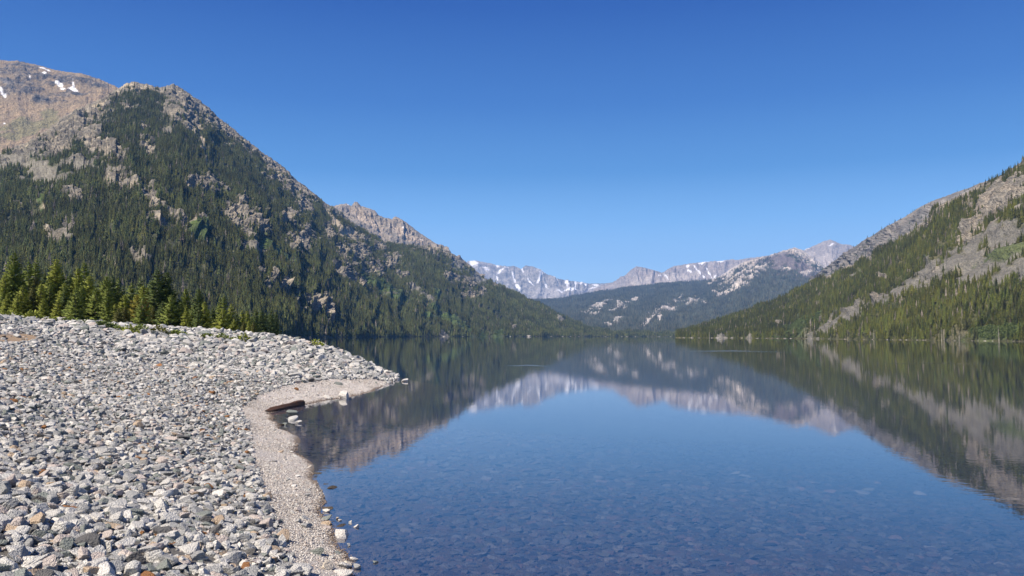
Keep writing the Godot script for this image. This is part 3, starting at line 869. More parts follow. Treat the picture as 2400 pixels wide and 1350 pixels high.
	forest("hill_forest", "bluish far forest on the hill across the head of the lake", "forest", grow(hill, 0.012, 11.0, 21.0), far_meshes, Color(0.078, 0.086, 0.062), 0.0)
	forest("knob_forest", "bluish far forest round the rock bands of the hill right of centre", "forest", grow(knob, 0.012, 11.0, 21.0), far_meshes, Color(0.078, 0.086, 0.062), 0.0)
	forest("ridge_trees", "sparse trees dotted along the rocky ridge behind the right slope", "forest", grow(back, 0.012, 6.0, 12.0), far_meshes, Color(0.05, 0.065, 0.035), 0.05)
	# the tallest-looking trees of the right shore stand singly, the rest as the wood behind
	var all := grow(right, 0.13, 4.0, 12.0)
	all.sort_custom(func(a, b): return a[2] > b[2])
	var single := []
	var rest := []
	for t in all:
		var q := to_px(t[0])
		if single.size() < 190 and q.x > 1610 and q.x < 2392 and q.y > 640:
			single.append(t)
		else:
			rest.append(t)
	forest("right_forest", "olive-green pine wood covering the right mountainside", "forest", rest, meshes, Color(0.058, 0.064, 0.012), 0.04)
	shore_pines(single, right)
	shore_things(left, right)

func forest(called: String, label: String, category: String, trees: Array, meshes: Array, c: Color, dead: float) -> void:
	var o := root(called)
	tag(o, label, category, "", "stuff")
	var places := []
	var colors := []
	for m in meshes:
		places.append([])
		colors.append(PackedColorArray())
	for t in trees:
		var q := to_px(t[0])
		if q.x < -520 or q.x > 2850:
			continue
		var k := rng.randi() % meshes.size()
		var w: float = t[1] * rng.randf_range(0.8, 1.25)
		places[k].append(Transform3D(Basis(Vector3.UP, rng.randf() * TAU).scaled(Vector3(w, t[1], w)), t[0]))
		var s := rng.randf_range(0.5, 1.5)
		var g := rng.randf_range(-0.12, 0.12)
		s *= 1.0 + 0.7 * fbm.get_noise_3d(t[0].x * 0.8, t[0].y * 0.8, t[0].z * 0.8)
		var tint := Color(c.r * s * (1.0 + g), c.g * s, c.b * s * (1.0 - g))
		if rng.randf() < dead:
			tint = Color(0.16, 0.14, 0.12) * s
		tint.a = 1.0
		colors[k].append(tint)
	for k in meshes.size():
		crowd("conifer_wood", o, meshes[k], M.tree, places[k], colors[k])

# single trees of the right shore
func shore_pines(trees: Array, slope: Dictionary) -> void:
	var protos := []
	for k in 4:
		var t := root("pine_tree")
		shape("trunk", trunk_mesh(0.016, 0.95, 0.02, 300 + k), M.bark, t)
		shape("crown", crown_mesh(200 + k, 15, [0.17, 0.2, 0.14, 0.22][k], [0.1, 0.06, 0.14, 0.05][k], 0.12), M.needles[3], t)
		protos.append(t)
	var used := [false, false, false, false]
	var items := []
	for i in trees.size():
		var k := rng.randi() % 4
		var t: Node3D = protos[k]
		if used[k]:
			t = protos[k].duplicate()
			t.name = "pine_tree_%03d" % i
			add_child(t, true)
		used[k] = true
		var tone: int = [3, 3, 3, 1, 2, 3, 1, 0][rng.randi() % 8]
		t.get_child(1).material_override = M.needles[tone]
		var h: float = trees[i][1]
		var w := h * rng.randf_range(0.85, 1.25)
		t.transform = Transform3D(Basis(Vector3.UP, rng.randf() * TAU).scaled(Vector3(w, h, w)), trees[i][0])
		var q := to_px(trees[i][0])
		var size := "tall" if h > 12.5 else "middling" if h > 9.5 else "short"
		var form: String = ["narrow", "broad", "slim", "wide"][k]
		var where := "at the waterline" if trees[i][0].y < 3.5 else "above the waterline" if trees[i][0].y < 12.0 else "upslope" if q.y > 715 else "beside scree chute"
		var zone := "left of green shrubs" if q.x < 1820 else "by green shrubs" if q.x < 1930 else "at scree's foot" if q.x < 2030 else "right of scree's foot" if q.x < 2150 else "towards the right edge" if q.x < 2280 else "close to the right edge"
		tag(t, "%s %s %s pine %s %s" % [size, form, NEEDLES[tone][0], where, zone], "tree", "pines along the right shore")
		items.append([t, q.x])
	settle_labels(items)

func shore_things(left: Dictionary, right: Dictionary) -> void:
	# pale boulders along the far waterlines
	var stones := []
	for k in 5:
		stones.append(stone_mesh(500 + k, 2, 9, 0.7, 0.1))
	var items := []
	var list := []
	for e in [[655, 7.0], [672, 9.0], [690, 8.0], [722, 5.0]]:
		list.append([left, e[0], e[1], "left shore behind the stony point"])
	for e in [[1240, 15.0], [1255, 5.0], [1196, 4.0], [1290, 6.0], [1322, 7.0], [1336, 6.0], [1355, 4.0], [1418, 5.0], [1456, 5.0], [1468, 6.0], [1490, 4.0], [1516, 5.0], [1545, 5.0], [1572, 4.0], [1590, 4.0], [1040, 8.0], [1085, 4.0]]:
		list.append([left, e[0], e[1], "far shore below the dark forest"])
	for e in [[1603, 5.0], [1622, 6.0], [1640, 4.0], [1668, 4.0], [1683, 9.0], [1700, 8.0], [1714, 7.0], [1738, 5.0], [1775, 3.5], [1798, 3.0], [1822, 4.0], [1838, 4.0], [1850, 3.0]]:
		list.append([right, e[0], e[1], "right shore near the low point"])
	for e in [[1902, 2.0], [1942, 2.5], [1978, 2.6], [1984, 2.2], [2025, 2.0], [2044, 2.6], [2080, 3.0], [2092, 2.4], [2106, 2.2], [2118, 2.0], [2134, 1.6], [2147, 2.4], [2160, 1.5], [2166, 1.4], [2200, 1.4], [2236, 1.6], [2275, 2.0], [2290, 1.8], [2306, 2.6], [2322, 2.0], [2338, 1.8], [2352, 1.9], [2372, 2.0], [2388, 1.8]]:
		list.append([right, e[0], e[1], "right shore under the pines"])
	for e in list:
		var p := shore_of(e[0], e[1])
		p.y = 0.05
		var big: bool = e[2] > 7.5
		var s: float = e[2]
		var o := shape("shore_boulder", stones[rng.randi() % 5], M.pale_boulder if rng.randf() < 0.6 else M.boulder)
		var tall := 0.9 if e[1] == 1240 else rng.randf_range(0.4, 0.6)
		o.transform = Transform3D(Basis(Vector3.UP, rng.randf() * TAU).scaled(Vector3(s * rng.randf_range(0.8, 1.5), s * tall * 0.85, s)), p + Vector3(0, s * 0.08, 3.0))
		var label: String = "%s pale boulder at the waterline, %s" % ["big" if big else "small" if s < 3.0 else "low", e[3]]
		if e[1] == 1240:
			label = "big pale pointed boulder standing alone at the far shoreline"
		tag(o, label, "boulder", "pale boulders along the far waterlines")
		items.append([o, e[1]])
	settle_labels(items)
	# bleached dead trees on the right shore
	items = []
	for e in [[2253, 30, 10.0], [2213, 12, 11.0], [2050, 14, 12.0], [1925, 4, 4.0], [2345, 26, 12.0], [1662, 10, 16.0], [1705, 18, 14.0], [2215, 40, 12.0], [1760, 40, 14.0]]:
		var parts := dead_tree_mesh(700 + int(e[0]))
		var t := root("dead_tree")
		shape("trunk", parts[0], M.dead, t)
		shape("branches", parts[1], M.dead, t)
		var p := shore_of(right, e[0])
		p.y = maxf(p.y, 0.1) - 0.3
		t.transform = Transform3D(Basis(Vector3.UP, rng.randf() * TAU).scaled(Vector3.ONE * e[2]), p + Vector3(0, 0, -float(e[1]) * 0.2 + 3.0))
		var near := "among the pines of the right shore" if e[0] > 2000 else "at the left end of the right-hand wood" if e[0] < 1800 else "at the foot of the scree chute"
		tag(t, "bleached bare dead tree standing " + near, "dead tree", "dead trees on the right shore")
		items.append([t, e[0]])
	settle_labels(items)
	# leafy bushes in the green patches
	var b := [bush_mesh(800, 70, 0.6), bush_mesh(801, 80, 0.7)]
	for s in [[right, "right_bushes", "bright green leafy thicket at the foot of the scree on the right shore", Color(0.115, 0.15, 0.055), [[1868, 770, 60, 16, -22], [1905, 748, 40, 10, -30], [2350, 780, 70, 14, -5]] ], [left, "left_bushes", "green leafy thickets in the avalanche lanes of the left mountainside", Color(0.07, 0.098, 0.034), [[1050, 746, 60, 4, 32], [1168, 782, 12, 6, 0], [1130, 782, 12, 5, 0], [880, 660, 44, 6, 33], [840, 781, 16, 5, 0], [935, 695, 26, 5, 20]]]]:
		var o := root(s[1])
		tag(o, s[2], "bushes", "", "stuff")
		var places := [[], []]
		var colors := [PackedColorArray(), PackedColorArray()]
		var sl: Dictionary = s[0]
		for e in s[4]:
			var c := cos(deg_to_rad(e[4]))
			var sn := sin(deg_to_rad(e[4]))
			for k in range(0, sl.pos.size() - sl.nv, 1):
				var dx: float = sl.px[k] - e[0]
				if absf(dx) > 90.0:
					continue
				var dy: float = sl.py[k] - e[1]
				if pow((dx * c + dy * sn) / e[2], 2.0) + pow((dy * c - dx * sn) / e[3], 2.0) > 1.0 or sl.pos[k].y < 0.3 or rng.randf() > 0.5:
					continue
				var w := rng.randf_range(3.0, 6.5)
				var q := rng.randi() % 2
				places[q].append(Transform3D(Basis(Vector3.UP, rng.randf() * TAU).scaled(Vector3(w, w * rng.randf_range(0.5, 0.8), w)), sl.pos[k]))
				colors[q].append(s[3] * rng.randf_range(0.7, 1.3))
		for q in 2:
			crowd("leafy_bushes", o, b[q], M.tree, places[q], colors[q])


# ------------------------------------------------------------------ the bank and the lake bed
var strip := PackedVector2Array()
var shore := []

func build_bank() -> void:
	shore = []
	for e in [[850, 1350], [800, 1275], [762, 1200], [737, 1120], [697, 1062], [660, 1005], [640, 985], [636, 968], [690, 952], [760, 938], [830, 927], [880, 911], [918, 897], [928, 891]]:
		shore.append(on_level(e[0], e[1], 0.0))
	var pts := []
	for p in shore:
		pts.append(p)
	for e in [[-0.7, 0, -8], [0.2, 0, -4], [1.0, 0, 0], [1.6, 0, 5], [-10.2, 0, -69], [-12.0, 0, -74], [-14.4, 0, -80], [-18, -0.3, -92], [-24, -0.5, -106], [-33, -0.6, -120]]:
		pts.append(Vector3(e[0], e[1], e[2]))
	# the crest against the trees and the lake
	for e in [[870, 860, 72], [820, 834, 77], [770, 820, 81], [730, 811, 85], [660, 803, 89], [600, 799, 92], [550, 794, 95], [450, 786, 94], [300, 777, 90], [150, 760, 84], [0, 747, 79], [-250, 730, 74]]:
		var p := at(e[0], e[1], e[2])
		pts.append(p)
		pts.append(p + Vector3(-1.5, -0.75 if e[0] < 560 else -1.5, -9.0))
	for e in [[-6, 1.35, -8], [-3.2, 0.85, -4], [-3, 1.0, 3], [-10, 2.2, 0], [-14, 3.0, -10], [-25, 4.4, -12], [-3.9, 0.5, -11.8], [-5.6, 0.5, -16], [-9, 1.3, -16], [-14, 2.2, -20], [-7.8, 0.55, -22], [-11, 0.8, -29], [-14, 0.75, -36], [-19, 1.7, -32], [-26, 3.2, -34], [-40, 5.0, -40], [-13, 0.75, -45], [-12, 0.75, -52], [-10.8, 0.6, -60], [-22, 1.6, -50], [-18, 1.7, -62], [-13, 1.15, -66], [-26, 2.5, -68], [-36, 3.9, -66], [-60, 6.5, -60],
		[1.5, -0.3, -12], [-1.2, -0.22, -14], [4, -0.42, -12], [10, -0.6, -14], [-2, -0.3, -20], [2, -0.45, -20], [8, -0.75, -24], [-5, -0.32, -27], [-1, -0.6, -32], [-6.5, -0.35, -38], [6, -1.2, -42], [-3, -1.0, -48], [22, -1.3, -24], [30, -2.2, -45], [-5, -0.7, -58], [-4, -1.0, -70], [4, -2.6, -75], [30, -4, -90], [-6, -1.6, -88], [0, -4, -120], [60, -4, -60], [-14, -2.0, -104], [8, -0.4, -4], [20, -0.9, 0]]:
		pts.append(Vector3(e[0], e[1], e[2]))
	fit_ground(pts)
	lattice.resize(GU * GV)
	var v := PackedVector3Array()
	var col := PackedColorArray()
	v.resize(GU * GV)
	col.resize(GU * GV)
	for i in GU:
		for j in GV:
			var z := lattice_z(j)
			var x := (2.0 * i / (GU - 1) - 1.0) * half_width(z)
			lattice[i * GV + j] = ground(x, z)
			v[i * GV + j] = Vector3(x, lattice[i * GV + j], z)
	for e in [[705, 1400], [690, 1350], [655, 1250], [612, 1150], [592, 1080], [584, 1010], [560, 962], [600, 940], [660, 926], [720, 914], [800, 902], [870, 893], [905, 892], [880, 911], [830, 929], [760, 945], [690, 957], [660, 972], [700, 1030], [745, 1110], [790, 1200], [830, 1280], [870, 1350], [880, 1400]]:
		var p := on_level(e[0], e[1], 0.2)
		strip.append(Vector2(p.x, p.z))
	for k in v.size():
		var p := v[k]
		var n := fbm.get_noise_3d(p.x * 25.0, 0.0, p.z * 25.0)
		var c := Color(0.17, 0.165, 0.155).lerp(Color(0.25, 0.24, 0.225), smoothstep(-0.3, 0.3, n))
		if Geometry2D.is_point_in_polygon(Vector2(p.x + n * 0.25, p.z), strip):
			c = Color(0.7, 0.65, 0.6)
		c = c.lerp(Color(0.3, 0.25, 0.205), smoothstep(0.03 + 0.02 * n, 0.005, p.y))
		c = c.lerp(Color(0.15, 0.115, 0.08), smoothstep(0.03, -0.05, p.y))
		c = c.lerp(Color(0.015, 0.02, 0.024), smoothstep(-0.2, -0.9, p.y))  # darker with depth: light absorbed by the water, put into the colour
		if p.z < -22.0 and p.y > 1.0:
			var q := to_px(p)
			var sand := maxf(smoothstep(1.2, 0.7, Vector2((q.x - 30.0) / 75.0, (q.y - 793.0) / 13.0).length() + n), smoothstep(1.2, 0.7, Vector2((q.x - 520.0) / 60.0, (q.y - 801.0) / 4.0).length() + n))
			c = c.lerp(Color(0.42, 0.31, 0.21), sand)
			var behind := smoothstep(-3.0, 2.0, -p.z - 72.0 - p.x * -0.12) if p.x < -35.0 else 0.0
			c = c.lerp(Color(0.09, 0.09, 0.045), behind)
		col[k] = c
		v[k].y += 0.03 * n
	var index := PackedInt32Array()
	for i in GU - 1:
		for j in GV - 1:
			var k := i * GV + j
			index.append_array([k, k + 1, k + GV, k + GV, k + 1, k + GV + 1])
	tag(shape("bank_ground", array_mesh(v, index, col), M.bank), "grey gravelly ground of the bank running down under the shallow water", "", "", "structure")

func build_water() -> void:
	var p := PlaneMesh.new()
	p.size = Vector2(5200, 3700)
	var o := shape("lake_water", p, M.water)
	o.position = Vector3(300, 0, -1790)
	tag(o, "still clear lake mirroring the blue sky and the mountains", "", "", "structure")
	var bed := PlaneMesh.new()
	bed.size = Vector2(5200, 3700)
	var b := shape("lake_bed", bed, surface(Color(0.012, 0.018, 0.02), 0.9))  # floor painted near-black for the light that deep water absorbs
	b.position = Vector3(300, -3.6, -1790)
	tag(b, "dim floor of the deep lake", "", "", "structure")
	# streaks where a breath of wind touches the water
	for e in [[1560, 1860, 822.0, 824.5, "long pale wind streak on the water towards the right shore"], [1180, 1300, 856.0, 858.0, "short faint wind streak on the water in the middle of the lake"], [2050, 2330, 851.0, 853.0, "faint wind streak on the water before the right-hand pines"]]:
		var v := PackedVector3Array()
		var n := 40
		for i in n + 1:
			var f := float(i) / n
			var px := lerpf(e[0], e[1], f)
			var w := sin(f * PI)
			var py: float = (e[2] + e[3]) / 2.0 + 0.8 * sin(f * 9.0) + 2.0 * (f - 0.5)
			v.append(on_level(px, py - w * (e[3] - e[2]) * 0.5 - 0.05, 0.006))
			v.append(on_level(px, py + w * (e[3] - e[2]) * 0.5 + 0.05, 0.006))
		var index := PackedInt32Array()
		for i in n:
			index.append_array([i * 2, i * 2 + 2, i * 2 + 1, i * 2 + 1, i * 2 + 2, i * 2 + 3])
		tag(shape("water_streak", array_mesh(v, index), M.breeze), e[4], "", "", "structure")


# ------------------------------------------------------------------ stones of the bank, the gravel and the bed
func pick_tone() -> int:
	var r := rng.randf()
	for i in TONES.size():
		r -= TONES[i][2]
		if r < 0.0:
			return i
	return 0

func tumble(flat: bool) -> Basis:
	var b := Basis(Vector3.UP, rng.randf() * TAU)
	var lean := rng.randfn() * (0.22 if flat else 0.5)
	return b * Basis(Vector3.RIGHT, lean) * Basis(Vector3.BACK, rng.randfn() * (0.22 if flat else 0.5))

func build_stones() -> void:
	var meshes := []
	for k in 14:
		meshes.append(stone_mesh(900 + k, 3, 6 + k % 4, [0.7, 0.55, 0.85, 0.95][k % 4], [0.0, 0.05, 0.12][k % 3]))
	var forms := ["slab", "flat slab", "block", "chunky stone"]
	var all := []
	# the stones of the bank, thrown in bands that follow the distance
	for band in [[2.0, 9.0, 120.0, 0.06, 0.26], [9.0, 14.0, 210.0, 0.055, 0.25], [14.0, 20.0, 200.0, 0.05, 0.22], [20.0, 32.0, 120.0, 0.055, 0.21], [32.0, 48.0, 60.0, 0.075, 0.27], [48.0, 64.0, 27.0, 0.12, 0.46], [64.0, 100.0, 14.0, 0.18, 0.8]]:
		var wide: float = 0.8 * band[1] + 3.0
		var tries := int(band[2] * (band[1] - band[0]) * wide)
		for t in tries:
			var z := -rng.randf_range(band[0], band[1])
			var x: float = -rng.randf() * wide
			if x < 0.78 * z - 1.5:
				continue
			var y := height(x, z)
			if y < 0.03 or z < -96.0:
				continue
			if Geometry2D.is_point_in_polygon(Vector2(x + 0.12 * fbm.get_noise_2d(x * 200.0, z * 200.0), z), strip) and rng.randf() > 0.015:
				continue
			var q := to_px(Vector3(x, y, z))
			if q.x > 1000 or q.y > 1420:
				continue
			if z < -22.0 and Vector2((q.x - 30.0) / 70.0, (q.y - 793.0) / 12.0).length() < 0.9 and rng.randf() > 0.06:
				continue
			var r := rng.randf()
			var s: float = lerpf(band[3], band[4], r * r * r * r) * (1.0 if rng.randf() > 0.02 else 1.4)
			var tone := pick_tone()
			if z < -50.0 and tone in [4, 5]:
				tone = 0
			all.append([Vector3(x, y + s * rng.randf_range(0.02, 0.26), z), s, rng.randi() % 14, tone])
	# stones that can be singled out in the photograph: bearing, width in pixels, tone, mesh, label
	var known := []
	for e in [[802, 1256, 36, 6, 2, "big white rock standing in the shallows off the gravel edge"], [767, 1199, 19, 6, 1, "white rock at the water's edge above the big white one"], [790, 1216, 11, 8, 0, "small buff rock in the shallows beside a white pebble"], [795, 1220, 10, 6, 2, "small white rock in the shallows left of two others"], [821, 1226, 13, 6, 3, "white cobble in the shallows behind the big white rock"], [838, 1235, 16, 6, 2, "pointed white cobble in the shallows, farthest from the gravel"], [818, 1279, 12, 1, 0, "grey cobble in the shallows before the big white rock"], [880, 1319, 14, 2, 0, "dark cobble in the shallows nearest the bottom edge"], [764, 1334, 34, 8, 2, "buff pointed rock at the gravel's end by the bottom edge"], [801, 1349, 46, 6, 1, "large whitish rock cut by the bottom edge at the water"], [816, 1325, 22, 8, 3, "buff cobble at the bottom of the gravel edge"], [838, 1332, 22, 1, 2, "grey cobble at the bottom, farthest into the water"], [806, 1333, 34, 0, 0, "pale grey streaked rock at the bottom of the gravel edge"], [764, 1218, 26, 2, 1, "green-grey rock at the water's edge beside the gravel"], [765, 1232, 26, 4, 0, "tan slab at the water's edge beside the gravel"], [763, 1242, 24, 3, 1, "pinkish slab below the tan one at the water's edge"], [795, 1302, 20, 2, 2, "green-grey stone at the lower water's edge"], [829, 1311, 20, 6, 1, "white flat stone at the lower water's edge"],
		[692, 1073, 20, 6, 1, "white flat stone where gravel meets the mountain's reflection"], [685, 1062, 14, 6, 0, "pale stone at the water above the white flat one"], [727, 1096, 11, 8, 2, "little buff stone in the reflection of the mountain"], [712, 1107, 9, 6, 2, "little white stone in the reflection of the mountain"], [677, 1041, 12, 6, 1, "thin white slab by the waterline in the cove"], [763, 934, 22, 6, 2, "white rock at the cove's edge right of the log"], [774, 935, 12, 2, 0, "green-grey stone touching the white rock near the log"], [809, 933, 32, 6, 3, "broad white rock with a dark end in the cove"], [950, 894, 19, 6, 1, "white stone alone in the water off the point"], [931, 890, 14, 6, 0, "white stone at the very tip of the point"], [925, 879, 12, 0, 1, "pale stone in the water just behind the point"], [913, 873, 8, 6, 2, "small white stone in the water behind the point"],
		[684, 972, 26, 2, 0, "green-grey stone lying in the water below the log"], [683, 984, 28, 0, 1, "pale greenish slab in the water below the log"], [668, 996, 20, 2, 1, "green-grey slab at the water's edge below the log"], [700, 992, 16, 0, 0, "pale slab in the cove water below the log"],
		[570, 953, 12, 5, 3, "rust-orange stone alone on the gravel left of the log"], [431, 829, 44, 3, 2, "big brownish boulder low on the far bank"], [383, 831, 36, 2, 1, "long grey-green slab beside the brownish boulder"], [104, 815, 30, 1, 3, "dark grey boulder on the far bank at the left"], [310, 1283, 36, 8, 2, "buff square block standing up among the stones near the bottom"], [283, 1293, 36, 3, 3, "pinkish block left of the buff square one"], [240, 1312, 52, 2, 1, "large dark green slab near the bottom edge"], [285, 1270, 26, 7, 0, "charcoal stone behind the buff square block"], [390, 1297, 32, 8, 3, "buff block right of the square one"], [415, 1313, 30, 4, 2, "yellowish tan cobble near the bottom edge"], [235, 1103, 40, 7, 3, "dark brown-grey block in the middle of the stony bank"], [300, 1152, 22, 5, 3, "rust-orange stone right of the dark block"], [349, 1162, 24, 4, 0, "tan wedge with a rusty corner on the stony bank"], [477, 1253, 26, 5, 1, "rust-red stone low on the bank near the gravel"], [284, 1061, 20, 5, 2, "orange-brown stone high on the stony bank"], [57, 1034, 26, 4, 2, "tan upright stone near the left edge"], [405, 1180, 24, 6, 1, "white wedge stone in the middle of the bank"], [570, 1257, 30, 3, 0, "long pinkish stone at the gravel's left margin"], [210, 1050, 36, 7, 1, "dark flat slab among pale stones on the bank"], [640, 1318, 30, 4, 0, "tan slab by the gravel near the bottom edge"], [585, 1300, 40, 7, 0, "dark tilted slab at the gravel's left margin near the bottom"], [620, 1210, 22, 1, 0, "grey cobble out on the gravel strip"]]:
		var p := on_ground(e[0], e[1])
		var s: float = e[2] / F * -p.z
		if p.y < 0.0 and e[1] > 800:
			p = on_level(e[0], e[1], 0.0)
		known.append([p + Vector3.UP * s * 0.12, s, e[4] + 4 * (rng.randi() % 3), e[3], e[5]])
	var items := []
	var pool := []
	for t in all:
		var q := to_px(t[0])
		var crowded := false
		for e in known:
			if t[0].distance_squared_to(e[0]) < pow(0.42 * (e[1] + t[1]), 2.0):
				crowded = true
				break
		if crowded:
			t[1] = 0.0
			continue
		if q.x > 6 and q.x < 2390 and q.y < 1344:
			pool.append([t[1] * F / -t[0].z, t, q])
	pool.sort_custom(func(a, b): return a[0] > b[0])
	for e in known:
		var o := shape("bank_stone", meshes[e[2]], M.tones[e[3]])
		o.transform = Transform3D(tumble(e[2] % 4 < 2).scaled(Vector3.ONE * e[1] * (0.84 if to_px(e[0]).x > 640 else 0.62)), e[0])
		tag(o, e[5 - 1], "stone", "stones of the bank")
	for k in mini(pool.size(), 300 - known.size()):
		var t: Array = pool[k][1]
		var q: Vector2 = pool[k][2]
		var o := shape("bank_stone", meshes[t[2]], M.tones[t[3]])
		o.transform = Transform3D(tumble(t[2] % 4 < 2).scaled(Vector3.ONE * t[1]), t[0])
		t[1] = 0.0
		var near := ""
		var best := 80.0
		for e in known:
			var w := to_px(e[0])
			var d := w.distance_to(q)
			if d < best and e[3] in [5, 4, 8, 2, 7]:
				best = d
				var side := "left of" if w.x - q.x > absf(w.y - q.y) else "right of" if q.x - w.x > absf(w.y - q.y) else "behind" if q.y < w.y else "in front of"
				near = side + " " + {5: "rust-orange stone", 4: "tan stone", 8: "buff block", 2: "dark green slab", 7: "dark slab"}[e[3]]
		var row := "at the bottom edge" if q.y > 1290 else "low on bank" if q.y > 1180 else "mid-bank" if q.y > 1020 else "high on bank" if q.y > 860 else "on bank's crest"
		var side2 := "hard left" if q.x < 110 else "left part" if q.x < 240 else "centre-left" if q.x < 370 else "centre-right" if q.x < 500 else "beside the gravel"
		tag(o, "%s %s, %s %s" % [TONES[t[3]][0], forms[t[2] % 4], row, (near if near else side2)], "stone", "stones of the bank")
		items.append([o, q.x])
	settle_labels(items)
	var o := root("loose_stones")
	tag(o, "thousands of smaller broken grey stones covering the bank", "stones", "", "stuff")
	var places := []
	var colors := []
	for k in 14:
		places.append([])
		colors.append(PackedColorArray())
	for t in all:
		if t[1] <= 0.0:
			continue
		places[t[2]].append(Transform3D(tumble(t[2] % 4 < 2).scaled(Vector3.ONE * t[1]), t[0]))
		var c: Color = TONES[t[3]][1] * rng.randf_range(0.82, 1.18)
		c.a = 1.0
		colors[t[2]].append(c)
	for k in 14:
		crowd("broken_stones", o, meshes[k], M.rock, places[k], colors[k])

	# gravel grains on the strip
	var grains := [stone_mesh(980, 1, 5, 0.7, 0.3), stone_mesh(981, 1, 5, 0.6, 0.3), stone_mesh(982, 1, 5, 0.8, 0.3)]
	var g := root("gravel")
	tag(g, "pinkish beige fine gravel strip between the stones and the water", "gravel", "", "stuff")
	places = [[], [], []]
	colors = [PackedColorArray(), PackedColorArray(), PackedColorArray()]
	for band in [[9.0, 16.0, 1500.0, 0.012, 0.034], [16.0, 24.0, 900.0, 0.014, 0.04], [24.0, 40.0, 420.0, 0.018, 0.05], [40.0, 66.0, 160.0, 0.025, 0.08]]:
		var x0: float = -0.36 * band[1]
		var x1: float = -0.12 * band[0]
		for t in int(band[2] * (band[1] - band[0]) * (x1 - x0)):
			var z := -rng.randf_range(band[0], band[1])
			var x := rng.randf_range(x0, x1)
			if not Geometry2D.is_point_in_polygon(Vector2(x, z), strip):
				continue
			var y := height(x, z)
			if y < -0.12:
				continue
			var s: float = lerpf(band[3], band[4], pow(rng.randf(), 3.0))
			var k := rng.randi() % 3
			# a low scarp that waves cut in the gravel
			places[k].append(Transform3D(tumble(false).scaled(Vector3.ONE * s), Vector3(x, y + s * 0.25, z)))
			var c := Color(0.84, 0.81, 0.755).lerp([Color(0.45, 0.41, 0.38), Color(0.92, 0.88, 0.83), Color(0.66, 0.54, 0.46)][rng.randi() % 3], rng.randf())
			c = c.lerp(Color(0.27, 0.21, 0.165) * rng.randf_range(0.6, 1.4), smoothstep(0.035, 0.0, y + 0.012 * rng.randfn()))
			colors[k].append(c)
	# small banks of grains that the waves have left along the strip
	for line in [[[684, 1128], [690, 1142], [692, 1158], [700, 1168], [712, 1182], [720, 1198]], [[706, 1226], [720, 1236], [724, 1258], [730, 1276], [736, 1292]], [[664, 1060], [668, 1080], [678, 1104]]]:
		var c := Curve3D.new()
		for e in line:
			c.add_point(on_ground(e[0], e[1]))
		var length := c.get_baked_length()
		for t in int(length * 900.0):
			var f := rng.randf()
			var p := c.sample_baked(length * f)
			var off := rng.randf()
			p.x += 0.07 * fbm.get_noise_1d(f * 900.0) - 0.22 * off * off
			p.z += rng.randfn() * 0.02
			p.y += 0.062 * (1.0 - off) * rng.randf() * (0.4 + 0.6 * sin(f * PI))
			var sz := lerpf(0.014, 0.034, pow(rng.randf(), 2.0))
			var k := rng.randi() % 3
			places[k].append(Transform3D(tumble(false).scaled(Vector3.ONE * sz), p))
			colors[k].append(Color(0.84, 0.81, 0.755).lerp([Color(0.45, 0.41, 0.38), Color(0.92, 0.88, 0.83), Color(0.66, 0.54, 0.46)][rng.randi() % 3], rng.randf()))
	for k in 3:
		crowd("gravel_grains", g, grains[k], M.rock, places[k], colors[k])

	# the stones seen through the shallow water
	var bed := []
	for band in [[7.5, 14.0, 220.0, 0.04, 0.25], [14.0, 22.0, 110.0, 0.055, 0.29], [22.0, 36.0, 12.0, 0.14, 0.45]]:
		var x0: float = -0.32 * band[1]
		var x1: float = 0.7 * band[1]
		for t in int(band[2] * (band[1] - band[0]) * (x1 - x0)):
			var z := -rng.randf_range(band[0], band[1])
			var x := rng.randf_range(x0, x1)
			var y := height(x, z)
			if y > -0.02 or absf(x) > 0.68 * -z:
				continue
			var s: float = lerpf(band[3], band[4], pow(rng.randf(), 3.6))
			if y + s * 0.3 > 0.0 and rng.randf() > 0.2:
				s *= 0.4
			bed.append([Vector3(x, y + s * 0.02, z), s, rng.randi() % 14, rng.randi() % BED.size()])
	pool = []
	for t in bed:
		var q := to_px(t[0])
		if q.x > 10 and q.x < 2390 and q.y < 1345:
			pool.append([t[1] * F / -t[0].z, t, q])
	pool.sort_custom(func(a, b): return a[0] > b[0])
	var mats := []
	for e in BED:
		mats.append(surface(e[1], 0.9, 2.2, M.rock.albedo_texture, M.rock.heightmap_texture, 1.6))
	items = []
	for k in mini(pool.size(), 160):
		var t: Array = pool[k][1]
		var q: Vector2 = pool[k][2]
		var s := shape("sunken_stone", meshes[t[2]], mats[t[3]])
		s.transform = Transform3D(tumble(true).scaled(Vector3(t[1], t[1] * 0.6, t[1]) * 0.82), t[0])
		t[1] = 0.0
		var zone := "near the gravel edge" if q.x < 1000 else "left of centre" if q.x < 1250 else "in the middle" if q.x < 1600 else "right of centre" if q.x < 2000 else "towards the right edge"
		var row := "by bottom edge" if q.y > 1300 else "slightly out" if q.y > 1230 else "farther out"
		tag(s, "%s %s under shallow water, %s %s" % [BED[t[3]][0], forms[t[2] % 4], row, zone], "stone", "stones under the shallow water")
		items.append([s, q.x])
	settle_labels(items)
	var b := root("sunken_stones")
	tag(b, "cobbles paving the lake bed under the shallow water", "stones", "", "stuff")
	places = []
	colors = []
	for k in 14:
		places.append([])
		colors.append(PackedColorArray())
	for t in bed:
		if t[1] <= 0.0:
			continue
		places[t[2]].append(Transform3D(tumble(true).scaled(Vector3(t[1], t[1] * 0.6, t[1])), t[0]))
		var c: Color = (BED[t[3]][1] * rng.randf_range(0.65, 1.15)).lerp(Color(0.15, 0.12, 0.085), 0.6 * smoothstep(-0.32, -0.05, t[0].y)).lerp(Color(0.015, 0.02, 0.024), smoothstep(0.35, 1.1, -t[0].y))  # brown near the shore; deeper stones painted dark for light lost in water
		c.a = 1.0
		colors[t[2]].append(c)
